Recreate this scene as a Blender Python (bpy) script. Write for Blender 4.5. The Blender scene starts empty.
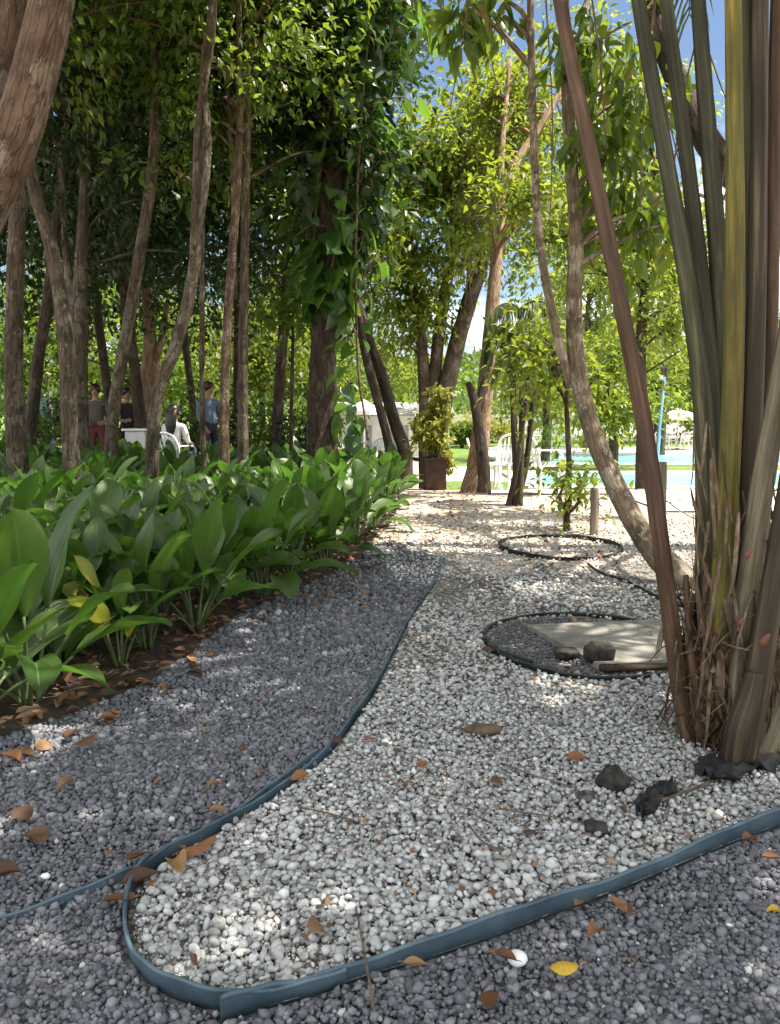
import bpy, math, random
import numpy as np
from mathutils import Vector, Matrix
random.seed(11)
rng = np.random.default_rng(11)
R = math.radians
scene = bpy.context.scene
COL = scene.collection

# ------------------------------------------------------------------ camera
H, F, PITCH = 1.3, 780.0, R(7.67)
cam = bpy.data.cameras.new('camera')
camo = bpy.data.objects.new('camera', cam); COL.objects.link(camo)
cam.sensor_fit = 'VERTICAL'; cam.sensor_height = 24.0; cam.lens = F/1024*24.0
cam.clip_end = 2000; cam.clip_start = 0.05
camo.location = (0, 0, H); camo.rotation_euler = (R(90)-PITCH, 0, 0)
scene.camera = camo
CP, SP = math.cos(PITCH), math.sin(PITCH)

def ray(px, py):
    x, y = (px-390)/F, (512-py)/F
    return Vector((x, CP+y*SP, -SP+y*CP))
def G(px, py, z=0.0):                 # point of the flat near ground seen there
    d = ray(px, py); t = (z-H)/d.z
    return Vector((d.x*t, d.y*t, z))
def P(px, py, Y):                     # point at ground distance Y
    d = ray(px, py); t = Y/d.y
    return Vector((d.x*t, Y, H+d.z*t))
def sst(a, b, x):
    t = min(1, max(0, (x-a)/(b-a))); return t*t*(3-2*t)
def terr(x, y):
    return -0.8*sst(-2.0, 1.5, x)*sst(11.5, 19, y)
def base(px, Y):
    p = P(px, 407, Y); return Vector((p.x, Y, terr(p.x, Y)))

# ------------------------------------------------------------------ mesh helpers
def link(name, me, parent=None, loc=None):
    o = bpy.data.objects.new(name, me); COL.objects.link(o)
    if loc is not None: o.location = loc
    if parent is not None: o.parent = parent
    return o
def tag(o, label=None, cat=None, group=None, kind=None):
    if label: o['label'] = label
    if cat: o['category'] = cat
    if group: o['group'] = group
    if kind: o['kind'] = kind
    return o
def thing(name, label, cat, loc=(0, 0, 0), group=None):
    o = bpy.data.objects.new(name, None); COL.objects.link(o)
    o.location = loc; o.empty_display_size = .2
    return tag(o, label, cat, group)
def copy_tree(o, parent=None):
    c = o.copy(); COL.objects.link(c)
    if parent is not None: c.parent = parent
    for ch in list(o.children): copy_tree(ch, c)
    return c

class MB:
    def __init__(s): s.v = []; s.f = []; s.m = []; s.mi = 0; s.t = []
    def add(s, V, Fc, TC=None):
        o = len(s.v); s.v.extend([tuple(p) for p in V]); s.t.extend([tuple(p) for p in (TC or V)])
        s.f.extend([tuple(i+o for i in f) for f in Fc]); s.m.extend([s.mi]*len(Fc))
    def box(s, c, d, rot=None, bev=0.0):
        hx, hy, hz = d[0]/2, d[1]/2, d[2]/2
        if bev <= 0:
            V = [Vector((x*hx, y*hy, z*hz)) for z in (-1, 1) for x, y in ((-1,-1),(1,-1),(1,1),(-1,1))]
            Fc = [(3,2,1,0),(4,5,6,7),(0,1,5,4),(1,2,6,5),(2,3,7,6),(3,0,4,7)]
        else:
            b = bev
            def ring(ix, iy, z): return [(-hx+ix,-hy+iy,z),(hx-ix,-hy+iy,z),(hx-ix,hy-iy,z),(-hx+ix,hy-iy,z)]
            rs = [ring(b,b,-hz), ring(0,0,-hz+b), ring(0,0,hz-b), ring(b,b,hz)]
            V = [Vector(p) for r in rs for p in r]
            Fc = [(3,2,1,0),(12,13,14,15)]
            for k in range(3):
                for i in range(4):
                    j = (i+1) % 4; Fc.append((k*4+i,k*4+j,k*4+4+j,k*4+4+i))
        M = rot.to_matrix() if rot is not None and hasattr(rot, 'to_matrix') else (rot if rot is not None else Matrix.Identity(3))
        s.add([M @ p + Vector(c) for p in V], Fc)
    def tube(s, pts, rads, n=10, seg=4, jit=0.0, ell=1.0, ridge=0.0, seed=0, cap=True, org=None):
        pts = [Vector(p) for p in pts]
        if org is not None: pts = [p-Vector(org) for p in pts]
        q, rr = spline(pts, rads, seg)
        rnd = random.Random(seed+len(pts)*7+int(abs(pts[0].x)*1000))
        t0 = (q[1]-q[0]).normalized()
        up = Vector((0, 1, 0)) if abs(t0.y) < .8 else Vector((1, 0, 0))
        nx = t0.cross(up).normalized()
        V = []; TC = []; ph = rnd.random()*6.28; ln = rnd.random()*20; rb = sum(rr)/len(rr); lo = rnd.random()*9
        for i, p in enumerate(q):
            t = (q[min(i+1, len(q)-1)]-q[max(i-1, 0)])
            if t.length < 1e-6: t = t0
            t.normalize()
            nx = (nx - t*nx.dot(t)).normalized(); ny = t.cross(nx)
            if i: ln += (q[i]-q[i-1]).length
            for k in range(n):
                a = 2*math.pi*k/n
                r = rr[i]*(1+jit*(math.sin(3*a+ph+i*.33)*.5+math.sin(2*a-ph+i*.21)*.4+rnd.uniform(-.5, .5)))
                if ridge: r *= 1+ridge*math.cos(a*n/2)
                V.append(p+nx*math.cos(a)*r+ny*math.sin(a)*r*ell); TC.append((math.cos(a)*rb+lo, math.sin(a)*rb-lo, ln))
        L = len(q)
        Fc = [(i*n+k, i*n+(k+1) % n, (i+1)*n+(k+1) % n, (i+1)*n+k) for i in range(L-1) for k in range(n)]
        if cap:
            Fc.append(tuple(range(n-1, -1, -1))); Fc.append(tuple((L-1)*n+k for k in range(n)))
        s.add(V, Fc, TC)
    def sweep(s, path, prof, closed=False):
        # path on the ground, prof = closed list of (sideways, z)
        n = len(path); m = len(prof); V = []
        for i, p in enumerate(path):
            a = path[(i-1) % n] if closed else path[max(i-1, 0)]
            b = path[(i+1) % n] if closed else path[min(i+1, n-1)]
            t = (b-a); t.z = 0; t.normalize(); nn = Vector((-t.y, t.x, 0))
            for (u, z) in prof: V.append(p+nn*u+Vector((0, 0, z)))
        Fc = []
        for i in range(n if closed else n-1):
            j = (i+1) % n
            for k in range(m):
                l = (k+1) % m; Fc.append((i*m+k, i*m+l, j*m+l, j*m+k))
        if not closed:
            Fc.append(tuple(range(m))); Fc.append(tuple((n-1)*m+k for k in range(m-1, -1, -1)))
        s.add(V, Fc)
    def sphere(s, c, r, nu=10, nv=7, sc=(1, 1, 1)):
        V = [Vector((0, 0, 1))]
        for j in range(1, nv):
            a = math.pi*j/nv
            for i in range(nu):
                b = 2*math.pi*i/nu; V.append(Vector((math.sin(a)*math.cos(b), math.sin(a)*math.sin(b), math.cos(a))))
        V.append(Vector((0, 0, -1)))
        V = [Vector((p.x*r*sc[0], p.y*r*sc[1], p.z*r*sc[2]))+Vector(c) for p in V]
        Fc = [(0, 1+i, 1+(i+1) % nu) for i in range(nu)]
        for j in range(nv-2):
            for i in range(nu):
                a = 1+j*nu+i; b = 1+j*nu+(i+1) % nu; Fc.append((a, a+nu, b+nu, b))
        l = len(V)-1; o = 1+(nv-2)*nu
        Fc += [(l, o+(i+1) % nu, o+i) for i in range(nu)]
        s.add(V, Fc)
    def build(s, name, mats, parent=None, loc=None, smooth=True):
        me = bpy.data.meshes.new(name); me.from_pydata([tuple(v) for v in s.v], [], s.f)
        if not isinstance(mats, (list, tuple)): mats = [mats]
        for m in mats: me.materials.append(m)
        me.polygons.foreach_set('material_index', s.m)
        if smooth: me.polygons.foreach_set('use_smooth', [True]*len(me.polygons))
        if any('tube_co' in m_ for m_ in mats):
            a_ = me.attributes.new('Tube', 'FLOAT_VECTOR', 'POINT'); a_.data.foreach_set('vector', np.array(s.t, np.float32).ravel())
        me.update()
        return link(name, me, parent, loc)

def spline(pts, rads, seg):
    if not isinstance(rads, (list, tuple)): rads = [rads]*len(pts)
    if len(rads) == 2 and len(pts) > 2:
        rads = [rads[0]+(rads[1]-rads[0])*i/(len(pts)-1) for i in range(len(pts))]
    q = []; rr = []
    n = len(pts)
    for i in range(n-1):
        p0, p1, p2, p3 = pts[max(i-1, 0)], pts[i], pts[i+1], pts[min(i+2, n-1)]
        for k in range(seg):
            t = k/seg
            q.append(.5*((2*p1)+(p2-p0)*t+(2*p0-5*p1+4*p2-p3)*t*t+(3*p1-p0-3*p2+p3)*t**3))
            rr.append(rads[i]*(1-t)+rads[i+1]*t)
    q.append(pts[-1].copy()); rr.append(rads[-1])
    return q, rr

def np_mesh(name, V, T, mat, col=None, smooth=True, parent=None, loc=None, uv=None):
    me = bpy.data.meshes.new(name)
    V = np.ascontiguousarray(V, dtype=np.float32).reshape(-1, 3); T = np.ascontiguousarray(T, dtype=np.int32)
    k = T.shape[1]; nf = len(T)
    me.vertices.add(len(V)); me.vertices.foreach_set('co', V.ravel())
    me.loops.add(nf*k); me.loops.foreach_set('vertex_index', T.ravel())
    me.polygons.add(nf); me.polygons.foreach_set('loop_start', np.arange(nf, dtype=np.int32)*k)
    if smooth: me.polygons.foreach_set('use_smooth', np.ones(nf, dtype=bool))
    me.update(calc_edges=True)
    if col is not None:
        a = me.attributes.new('Col', 'FLOAT_COLOR', 'POINT')
        c = np.ones((len(V), 4), np.float32); c[:, :col.shape[1]] = col
        a.data.foreach_set('color', c.ravel())
    me.materials.append(mat)
    return link(name, me, parent, loc)

# leaf templates: (x: width, y: along, z)
LEAF8 = (np.array([(0,0,0),(-.5,.28,.10),(0,.33,0),(.5,.28,.10),(-.42,.62,.03),(0,.68,-.06),(.42,.62,.03),(0,1,-.2)]),
         np.array([(0,2,1),(0,3,2),(1,2,5),(1,5,4),(2,3,6),(2,6,5),(4,5,7),(5,6,7)]))
LEAF4 = (np.array([(0,0,0),(-.5,.42,.08),(0,.5,-.02),(.5,.42,.08),(0,1,-.12)]),
         np.array([(0,2,1),(0,3,2),(1,2,4),(2,3,4)]))
STRIPL = (np.array([(-.25,0,0),(.25,0,0),(-.5,.3,.0),(.5,.3,.0),(-.45,.65,-.08),(.45,.65,-.08),(0,1,-.25)]),
          np.array([(0,1,3),(0,3,2),(2,3,5),(2,5,4),(4,5,6)]))
HEART = (np.array([(0,0,0),(-.32,-.14,.06),(-.52,.14,.1),(-.42,.5,.05),(-.16,.8,-.05),(0,1,-.16),(.16,.8,-.05),(.42,.5,.05),(.52,.14,.1),(.32,-.14,.06),(0,.45,-.02)]),
         np.array([(10,i,i+1) for i in range(0,9)]+[(10,9,0)]))
def nrm(a): return a/np.maximum(np.linalg.norm(a, axis=1, keepdims=True), 1e-6)
def leaf_arrays(tmpl, pos, d, n, L, W, col):
    tv, tf = tmpl; N = len(pos); k = len(tv)
    d = nrm(d); x = nrm(np.cross(d, n)); z = np.cross(x, d)
    V = (pos[:, None, :] + x[:, None, :]*(tv[None, :, 0:1]*W[:, None, None]) + d[:, None, :]*(tv[None, :, 1:2]*L[:, None, None])
         + z[:, None, :]*(tv[None, :, 2:3]*L[:, None, None]))
    T = (tf[None]+(np.arange(N)*k)[:, None, None]).reshape(-1, 3)
    return V.reshape(-1, 3), T, np.repeat(col, k, axis=0)

# ------------------------------------------------------------------ materials
def new_mat(name):
    m = bpy.data.materials.new(name); m.use_nodes = True
    nt = m.node_tree; b = nt.nodes['Principled BSDF']
    return m, nt, b, nt.nodes['Material Output']
def nd(nt, t, **kw):
    n = nt.nodes.new(t)
    for k, v in kw.items():
        if k in n.inputs: n.inputs[k].default_value = v
        else: setattr(n, k, v)
    return n
def ramp(nt, fac, stops):
    r = nt.nodes.new('ShaderNodeValToRGB'); e = r.color_ramp.elements
    while len(e) < len(stops): e.new(.5)
    for i, (p, c) in enumerate(stops):
        e[i].position = p; e[i].color = (*c, 1) if len(c) == 3 else c
    nt.links.new(fac, r.inputs[0]); return r
def coords(nt, kind='Object', scale=(1, 1, 1)):
    tc = nt.nodes.new('ShaderNodeTexCoord'); mp = nt.nodes.new('ShaderNodeMapping')
    mp.inputs['Scale'].default_value = scale; nt.links.new(tc.outputs[kind], mp.inputs[0]); return mp.outputs[0]
def tubeco(m, nt, scale):
    m['tube_co'] = 1
    at = nt.nodes.new('ShaderNodeAttribute'); at.attribute_name = 'Tube'; mp = nt.nodes.new('ShaderNodeMapping')
    mp.inputs['Scale'].default_value = scale; nt.links.new(at.outputs['Vector'], mp.inputs[0]); return mp.outputs[0]
def noise(nt, vec, scale, detail=4, rough=.55):
    n = nt.nodes.new('ShaderNodeTexNoise'); n.inputs['Scale'].default_value = scale
    n.inputs['Detail'].default_value = detail; n.inputs['Roughness'].default_value = rough
    nt.links.new(vec, n.inputs['Vector']); return n
def bump(nt, h, b, strength=.5, dist=.02):
    bm = nt.nodes.new('ShaderNodeBump'); bm.inputs['Strength'].default_value = strength; bm.inputs['Distance'].default_value = dist
    nt.links.new(h, bm.inputs['Height']); nt.links.new(bm.outputs[0], b.inputs['Normal'])
def mixc(nt, f, a, b_, typ='MIX'):
    m = nt.nodes.new('ShaderNodeMix'); m.data_type = 'RGBA'; m.blend_type = typ
    for s, v in ((m.inputs[0], f), (m.inputs[6], a), (m.inputs[7], b_)):
        if isinstance(v, (int, float)): s.default_value = v
        elif isinstance(v, tuple): s.default_value = (*v, 1) if len(v) == 3 else v
        else: nt.links.new(v, s)
    return m.outputs[2]

def mat_simple(name, c1, c2, scale=6, rough=.6, bmp=.3, bd=.01, stretch=(1, 1, 1), spec=.4, rp=(.35, .65)):
    m, nt, b, o = new_mat(name)
    v = coords(nt, 'Object', stretch); n = noise(nt, v, scale, 6)
    r = ramp(nt, n.outputs[0], [(rp[0], c1), (rp[1], c2)])
    nt.links.new(r.outputs[0], b.inputs['Base Color']); b.inputs['Roughness'].default_value = rough
    b.inputs['Specular IOR Level'].default_value = spec
    if bmp: bump(nt, n.outputs[0], b, bmp, bd)
    return m
def mat_bark(name, dark, mid, patch, zs=.35, lichen=.5, scale=9, crack=.8):
    m, nt, b, o = new_mat(name)
    v = tubeco(m, nt, (1, 1, zs)); n = noise(nt, v, scale, 8, .65)
    r = ramp(nt, n.outputs[0], [(.3, dark), (.55, mid), (.75, tuple(x*1.25 for x in mid))])
    v2 = tubeco(m, nt, (1, 1, .7)); n2 = noise(nt, v2, 5.5, 5, .7)
    pm = ramp(nt, n2.outputs[0], [(.53, (0, 0, 0)), (.565, (lichen,)*3)])
    c = mixc(nt, pm.outputs[0], r.outputs[0], patch)
    n3 = noise(nt, v2, 45, 3, .6); sp = ramp(nt, n3.outputs[0], [(.66, (0, 0, 0)), (.74, (.3,)*3)])
    c = mixc(nt, sp.outputs[0], c, tuple(min(.5, x*1.5) for x in patch))
    nt.links.new(c, b.inputs['Base Color']); b.inputs['Roughness'].default_value = .85
    b.inputs['Specular IOR Level'].default_value = .25
    v4 = tubeco(m, nt, (1, 1, .22)); n4 = noise(nt, v4, 28, 6, .6)
    v5 = tubeco(m, nt, (1, 1, .16)); vo = nt.nodes.new('ShaderNodeTexVoronoi'); vo.feature = 'DISTANCE_TO_EDGE'; vo.inputs['Scale'].default_value = 24
    wn = noise(nt, v5, 12, 3); wm = mixc(nt, .12, v5, wn.outputs['Color']); nt.links.new(wm, vo.inputs['Vector'])
    ck = ramp(nt, vo.outputs['Distance'], [(.0, (.45, .42, .4)), (.09, (1, 1, 1))])
    c = mixc(nt, crack, c, ck.outputs[0], 'MULTIPLY'); nt.links.new(c, b.inputs['Base Color'])
    ad = nt.nodes.new('ShaderNodeMath'); ad.operation = 'MULTIPLY_ADD'; ad.inputs[1].default_value = 1.0
    sp4 = nt.nodes.new('ShaderNodeSeparateColor'); nt.links.new(ck.outputs[0], sp4.inputs[0])
    nt.links.new(n.outputs[0], ad.inputs[0]); nt.links.new(n4.outputs[0], ad.inputs[2])
    a2 = nt.nodes.new('ShaderNodeMath'); a2.operation = 'ADD'; nt.links.new(ad.outputs[0], a2.inputs[0]); nt.links.new(sp4.outputs[0], a2.inputs[1])
    bump(nt, a2.outputs[0], b, .9, .02)
    return m
def mat_leaf(name, c_dark, c_light, trans, tmix=.4, rough=.42, spec=.4):
    m, nt, b, o = new_mat(name)
    at = nt.nodes.new('ShaderNodeAttribute'); at.attribute_name = 'Col'
    sp = nt.nodes.new('ShaderNodeSeparateColor'); nt.links.new(at.outputs['Color'], sp.inputs[0])
    c = mixc(nt, sp.outputs[0], c_dark, c_light)
    t = mixc(nt, sp.outputs[0], tuple(x*.7 for x in trans), trans)
    c = mixc(nt, sp.outputs[1], c, (.16, .10, .03))          # a few dry leaves
    nt.links.new(c, b.inputs['Base Color']); b.inputs['Roughness'].default_value = rough
    b.inputs['Specular IOR Level'].default_value = spec
    tr = nt.nodes.new('ShaderNodeBsdfTranslucent'); nt.links.new(t, tr.inputs[0])
    mx = nt.nodes.new('ShaderNodeMixShader'); mx.inputs[0].default_value = tmix
    nt.links.new(b.outputs[0], mx.inputs[1]); nt.links.new(tr.outputs[0], mx.inputs[2]); nt.links.new(mx.outputs[0], o.inputs[0])
    return m
def mat_stone(name, stops, rough=.7, nscale=60):
    m, nt, b, o = new_mat(name)
    at = nt.nodes.new('ShaderNodeAttribute'); at.attribute_name = 'Col'
    sp = nt.nodes.new('ShaderNodeSeparateColor'); nt.links.new(at.outputs['Color'], sp.inputs[0])
    r = ramp(nt, sp.outputs[0], stops)
    v = coords(nt, 'Object'); n = noise(nt, v, nscale, 4, .6)
    d = ramp(nt, n.outputs[0], [(.3, (.62, .60, .57)), (.65, (1, 1, 1))])
    c = mixc(nt, 1.0, r.outputs[0], d.outputs[0], 'MULTIPLY')
    nt.links.new(c, b.inputs['Base Color']); b.inputs['Roughness'].default_value = rough
    b.inputs['Specular IOR Level'].default_value = .3
    bump(nt, n.outputs[0], b, .25, .004)
    return m

M = {}
M['bark_grey'] = mat_bark('bark_grey', (.030, .023, .016), (.092, .070, .046), (.20, .175, .135))
M['bark_red'] = mat_bark('bark_reddish', (.036, .022, .014), (.118, .076, .050), (.24, .195, .15), lichen=.55, crack=.1, zs=.8)
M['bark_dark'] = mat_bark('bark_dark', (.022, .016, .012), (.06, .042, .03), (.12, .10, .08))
M['bark_tan'] = mat_bark('bark_tan', (.14, .085, .05), (.30, .20, .125), (.42, .34, .26), zs=.2)
M['bark_pale'] = mat_bark('bark_mottled', (.06, .045, .028), (.19, .145, .095), (.37, .32, .24), lichen=.8, scale=6, crack=.08, zs=.8)
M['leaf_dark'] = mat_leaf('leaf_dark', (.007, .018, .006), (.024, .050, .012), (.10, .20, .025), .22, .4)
M['leaf_mid'] = mat_leaf('leaf_mid', (.028, .068, .014), (.078, .128, .022), (.30, .42, .03), .42, .4)
M['leaf_bright'] = mat_leaf('leaf_bright', (.042, .088, .014), (.115, .155, .02), (.42, .50, .04), .44, .45)
M['leaf_yellow'] = mat_leaf('leaf_variegated', (.12, .15, .02), (.36, .34, .06), (.5, .5, .08), .4)
M['leaf_vine'] = mat_leaf('leaf_vine', (.014, .042, .011), (.055, .115, .024), (.22, .42, .05), .36, .3, .5)
M['frond'] = mat_leaf('frond_leaflet', (.035, .05, .015), (.07, .10, .025), (.2, .28, .05), .35, .5)
M['soil'] = mat_simple('soil', (.03, .02, .014), (.075, .052, .036), 9, .95, .8, .03)
M['plastic'] = mat_simple('edging_plastic', (.032, .06, .082), (.10, .15, .185), 7, .6, .25, .004, rp=(.3, .72))
M['plastic_dark'] = mat_simple('edging_dark', (.006, .010, .010), (.02, .028, .028), 12, .5, .2, .004)
M['concrete'] = mat_simple('concrete', (.12, .115, .10), (.225, .212, .188), 7, .9, .3, .006)
M['paving'] = mat_simple('paving', (.42, .39, .36), (.58, .55, .51), 3, .8, .2, .004)
M['black_cloth'] = mat_simple('black_cloth', (.006, .006, .007), (.022, .022, .025), 20, .8, .5, .01)
M['clod'] = mat_simple('dark_rock', (.012, .011, .010), (.05, .045, .038), 30, .9, .9, .02)
M['white_plastic'] = mat_simple('white_plastic', (.68, .68, .68), (.8, .8, .8), 3, .4, 0)
M['white_wall'] = mat_simple('white_wall', (.6, .58, .6), (.76, .75, .76), 2, .8, .1, .004)
M['roof_grey'] = mat_simple('roof_grey', (.22, .22, .24), (.34, .34, .35), 3, .8, .1, .004)
M['beige_cloth'] = mat_simple('parasol_cloth', (.62, .56, .44), (.74, .68, .55), 3, .8, .1, .004)
M['wood_grey'] = mat_simple('weathered_wood', (.10, .085, .065), (.26, .22, .17), 10, .85, .5, .006, (1, 1, .12))
M['wood_brown'] = mat_simple('planter_brown', (.035, .018, .011), (.07, .036, .022), 8, .6, .2, .004)
M['stick'] = mat_simple('dry_twig', (.05, .035, .025), (.14, .10, .07), 20, .9, .3, .003)
M['blue_paint'] = mat_simple('blue_paint', (.18, .36, .62), (.28, .46, .7), 4, .4, 0)
M['metal_wire'] = mat_simple('wire', (.12, .11, .10), (.25, .23, .22), 20, .5, 0)
M['lawn'] = mat_simple('lawn', (.06, .12, .015), (.14, .20, .03), 4, .9, .6, .03)
M['skin'] = mat_simple('skin', (.26, .145, .095), (.32, .18, .12), 5, .55, 0)
M['hair'] = mat_simple('hair', (.008, .006, .005), (.02, .015, .012), 30, .4, .3, .004)
def flat(name, c): return mat_simple(name, tuple(x*.8 for x in c), c, 8, .85, .2, .005)

def leafbrown(name, stops):
    m, nt, b, o = new_mat(name)
    oi = nt.nodes.new('ShaderNodeObjectInfo'); r = ramp(nt, oi.outputs['Random'], stops)
    v = coords(nt, 'Object'); n = noise(nt, v, 35, 5, .6)
    d = ramp(nt, n.outputs[0], [(.3, (.55, .5, .45)), (.6, (1, 1, 1))])
    c = mixc(nt, 1.0, r.outputs[0], d.outputs[0], 'MULTIPLY')
    nt.links.new(c, b.inputs['Base Color']); b.inputs['Roughness'].default_value = .6
    bump(nt, n.outputs[0], b, .3, .003)
    tr = nt.nodes.new('ShaderNodeBsdfTranslucent'); nt.links.new(c, tr.inputs[0])
    mx = nt.nodes.new('ShaderNodeMixShader'); mx.inputs[0].default_value = .2
    nt.links.new(b.outputs[0], mx.inputs[1]); nt.links.new(tr.outputs[0], mx.inputs[2]); nt.links.new(mx.outputs[0], o.inputs[0])
    return m
M['dead_leaf'] = leafbrown('dead_leaf', [(0, (.08, .038, .02)), (.35, (.21, .09, .035)), (.65, (.32, .14, .05)), (.85, (.18, .105, .06)), (1, (.36, .21, .085))])
M['yellow_leaf'] = leafbrown('yellow_leaf', [(0, (.62, .40, .04)), (1, (.66, .45, .06))])
m, nt, b, o = new_mat('litter'); at = nt.nodes.new('ShaderNodeAttribute'); at.attribute_name = 'Col'
sp = nt.nodes.new('ShaderNodeSeparateColor'); nt.links.new(at.outputs['Color'], sp.inputs[0])
r = ramp(nt, sp.outputs[0], [(0, (.025, .016, .011)), (.4, (.10, .045, .022)), (.75, (.20, .10, .05)), (1, (.28, .18, .11))])
nt.links.new(r.outputs[0], b.inputs['Base Color']); b.inputs['Roughness'].default_value = .8; M['litter'] = m

M['pebble'] = mat_stone('white_pebble', [(0, (.17, .17, .165)), (.25, (.35, .355, .36)), (.6, (.53, .54, .545)), (.9, (.66, .665, .67)), (1, (.77, .77, .77))], .6)
M['gravel'] = mat_stone('grey_gravel', [(0, (.066, .069, .082)), (.5, (.155, .160, .184)), (.85, (.245, .252, .282)), (.97, (.36, .36, .375)), (1, (.6, .6, .58))], .75, 80)

def mat_ground(name, cols, vsc, dark, litter=None):
    # stones too small to model one by one, read as cells with dark gaps
    m, nt, b, o = new_mat(name)
    v = coords(nt, 'Object')
    vo = nt.nodes.new('ShaderNodeTexVoronoi'); vo.inputs['Scale'].default_value = vsc; nt.links.new(v, vo.inputs['Vector'])
    sp = nt.nodes.new('ShaderNodeSeparateColor'); nt.links.new(vo.outputs['Color'], sp.inputs[0])
    r = ramp(nt, sp.outputs[0], cols)
    g = ramp(nt, vo.outputs['Distance'], [(.35, (1, 1, 1)), (.75, dark)])
    c = mixc(nt, 1.0, r.outputs[0], g.outputs[0], 'MULTIPLY')
    n = noise(nt, v, 1.3, 6, .65)
    d = ramp(nt, n.outputs[0], [(.36, (.66, .6, .55)), (.6, (1, 1, 1))])
    c = mixc(nt, 1.0, c, d.outputs[0], 'MULTIPLY')
    if litter:
        n2 = noise(nt, v, 6, 6, .7); f = ramp(nt, n2.outputs[0], [(.52, (0, 0, 0)), (.6, (.8, .8, .8))])
        c = mixc(nt, f.outputs[0], c, litter)
    nt.links.new(c, b.inputs['Base Color']); b.inputs['Roughness'].default_value = .9
    bump(nt, vo.outputs['Distance'], b, -.7, .02) if False else bump(nt, vo.outputs['Distance'], b, .6, .015)
    return m
M['sand'] = mat_ground('sandy_ground', [(0, (.44, .37, .31)), (.5, (.56, .49, .42)), (1, (.68, .62, .56))], 40, (.62, .58, .55), (.27, .205, .16))
M['pebble_base'] = mat_ground('pebble_base', [(0, (.09, .08, .07)), (.5, (.2, .185, .165)), (1, (.45, .43, .40))], 55, (.3, .28, .25))
M['gravel_base'] = mat_ground('gravel_base', [(0, (.05, .052, .06)), (1, (.19, .19, .21))], 45, (.25, .25, .25))

def mat_water():
    m, nt, b, o = new_mat('pool_water')
    v = coords(nt, 'Object'); n = noise(nt, v, 1.6, 4, .5)
    r = ramp(nt, n.outputs[0], [(.3, (.15, .40, .42)), (.7, (.26, .52, .53))])
    nt.links.new(r.outputs[0], b.inputs['Base Color']); b.inputs['Roughness'].default_value = .15
    b.inputs['Specular IOR Level'].default_value = .35
    n2 = noise(nt, v, 5, 3, .5); bump(nt, n2.outputs[0], b, .25, .05)
    return m
M['water'] = mat_water()

def mat_broad():
    m, nt, b, o = new_mat('broad_leaf')
    uv = nt.nodes.new('ShaderNodeAttribute'); uv.attribute_name = 'LeafUV'
    at = nt.nodes.new('ShaderNodeAttribute'); at.attribute_name = 'Col'
    sp = nt.nodes.new('ShaderNodeSeparateColor'); nt.links.new(at.outputs['Color'], sp.inputs[0])
    su = nt.nodes.new('ShaderNodeSeparateColor'); nt.links.new(uv.outputs['Color'], su.inputs[0])
    # parallel veins fan along the blade
    w = nt.nodes.new('ShaderNodeMath'); w.operation = 'MULTIPLY'; w.inputs[1].default_value = 70; nt.links.new(su.outputs[0], w.inputs[0])
    s = nt.nodes.new('ShaderNodeMath'); s.operation = 'SINE'; nt.links.new(w.outputs[0], s.inputs[0])
    base = mixc(nt, sp.outputs[0], (.028, .057, .013), (.068, .118, .024))
    n = noise(nt, coords(nt, 'Object'), 14, 4, .6)
    d = ramp(nt, n.outputs[0], [(.3, (.72, .75, .7)), (.65, (1.0, 1.0, 1.0))])
    base = mixc(nt, 1.0, base, d.outputs[0], 'MULTIPLY')
    mid = ramp(nt, su.outputs[1], [(0, (.8,)*3), (.07, (0, 0, 0))])
    base = mixc(nt, mid.outputs[0], base, (.09, .17, .05))
    base = mixc(nt, sp.outputs[1], base, (.30, .30, .03))
    nt.links.new(base, b.inputs['Base Color']); b.inputs['Roughness'].default_value = .38; b.inputs['Specular IOR Level'].default_value = .4
    bump(nt, s.outputs[0], b, .12, .004)
    t = mixc(nt, sp.outputs[1], (.16, .36, .04), (.5, .5, .06))
    tr = nt.nodes.new('ShaderNodeBsdfTranslucent'); nt.links.new(t, tr.inputs[0])
    mx = nt.nodes.new('ShaderNodeMixShader'); mx.inputs[0].default_value = .27
    nt.links.new(b.outputs[0], mx.inputs[1]); nt.links.new(tr.outputs[0], mx.inputs[2]); nt.links.new(mx.outputs[0], o.inputs[0])
    return m
M['broad'] = mat_broad()
M['stalk'] = mat_simple('leaf_stalk', (.05, .085, .025), (.10, .13, .05), 20, .5, 0)

def mat_petiole(name, a, b2, streak, zs=.05, spot=0.0):
    m, nt, b, o = new_mat(name)
    v = tubeco(m, nt, (1, 1, zs)); n = noise(nt, v, 55, 5, .65)
    r = ramp(nt, n.outputs[0], [(.32, a), (.55, b2), (.72, streak)])
    v2 = tubeco(m, nt, (1, 1, .4)); n2 = noise(nt, v2, 5, 4, .6)
    d = ramp(nt, n2.outputs[0], [(.35, (.55, .52, .5)), (.65, (1.1, 1.1, 1.1))])
    c = mixc(nt, 1.0, r.outputs[0], d.outputs[0], 'MULTIPLY')
    nt.links.new(c, b.inputs['Base Color']); b.inputs['Roughness'].default_value = .6; b.inputs['Specular IOR Level'].default_value = .3
    bump(nt, n.outputs[0], b, .5, .006)
    return m
M['pet_green'] = mat_petiole('petiole_green', (.022, .023, .012), (.054, .056, .026), (.13, .12, .07))
M['pet_yellow'] = mat_petiole('petiole_yellow', (.05, .052, .010), (.125, .108, .016), (.26, .195, .03))
M['pet_brown'] = mat_petiole('petiole_brown', (.038, .022, .012), (.092, .054, .03), (.17, .11, .065))
M['pet_fibre'] = mat_petiole('petiole_fibrous', (.020, .015, .009), (.055, .040, .023), (.15, .115, .07), .03)
M['pet_pale'] = mat_petiole('petiole_pale', (.07, .06, .038), (.16, .14, .09), (.28, .25, .18), .04)
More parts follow.
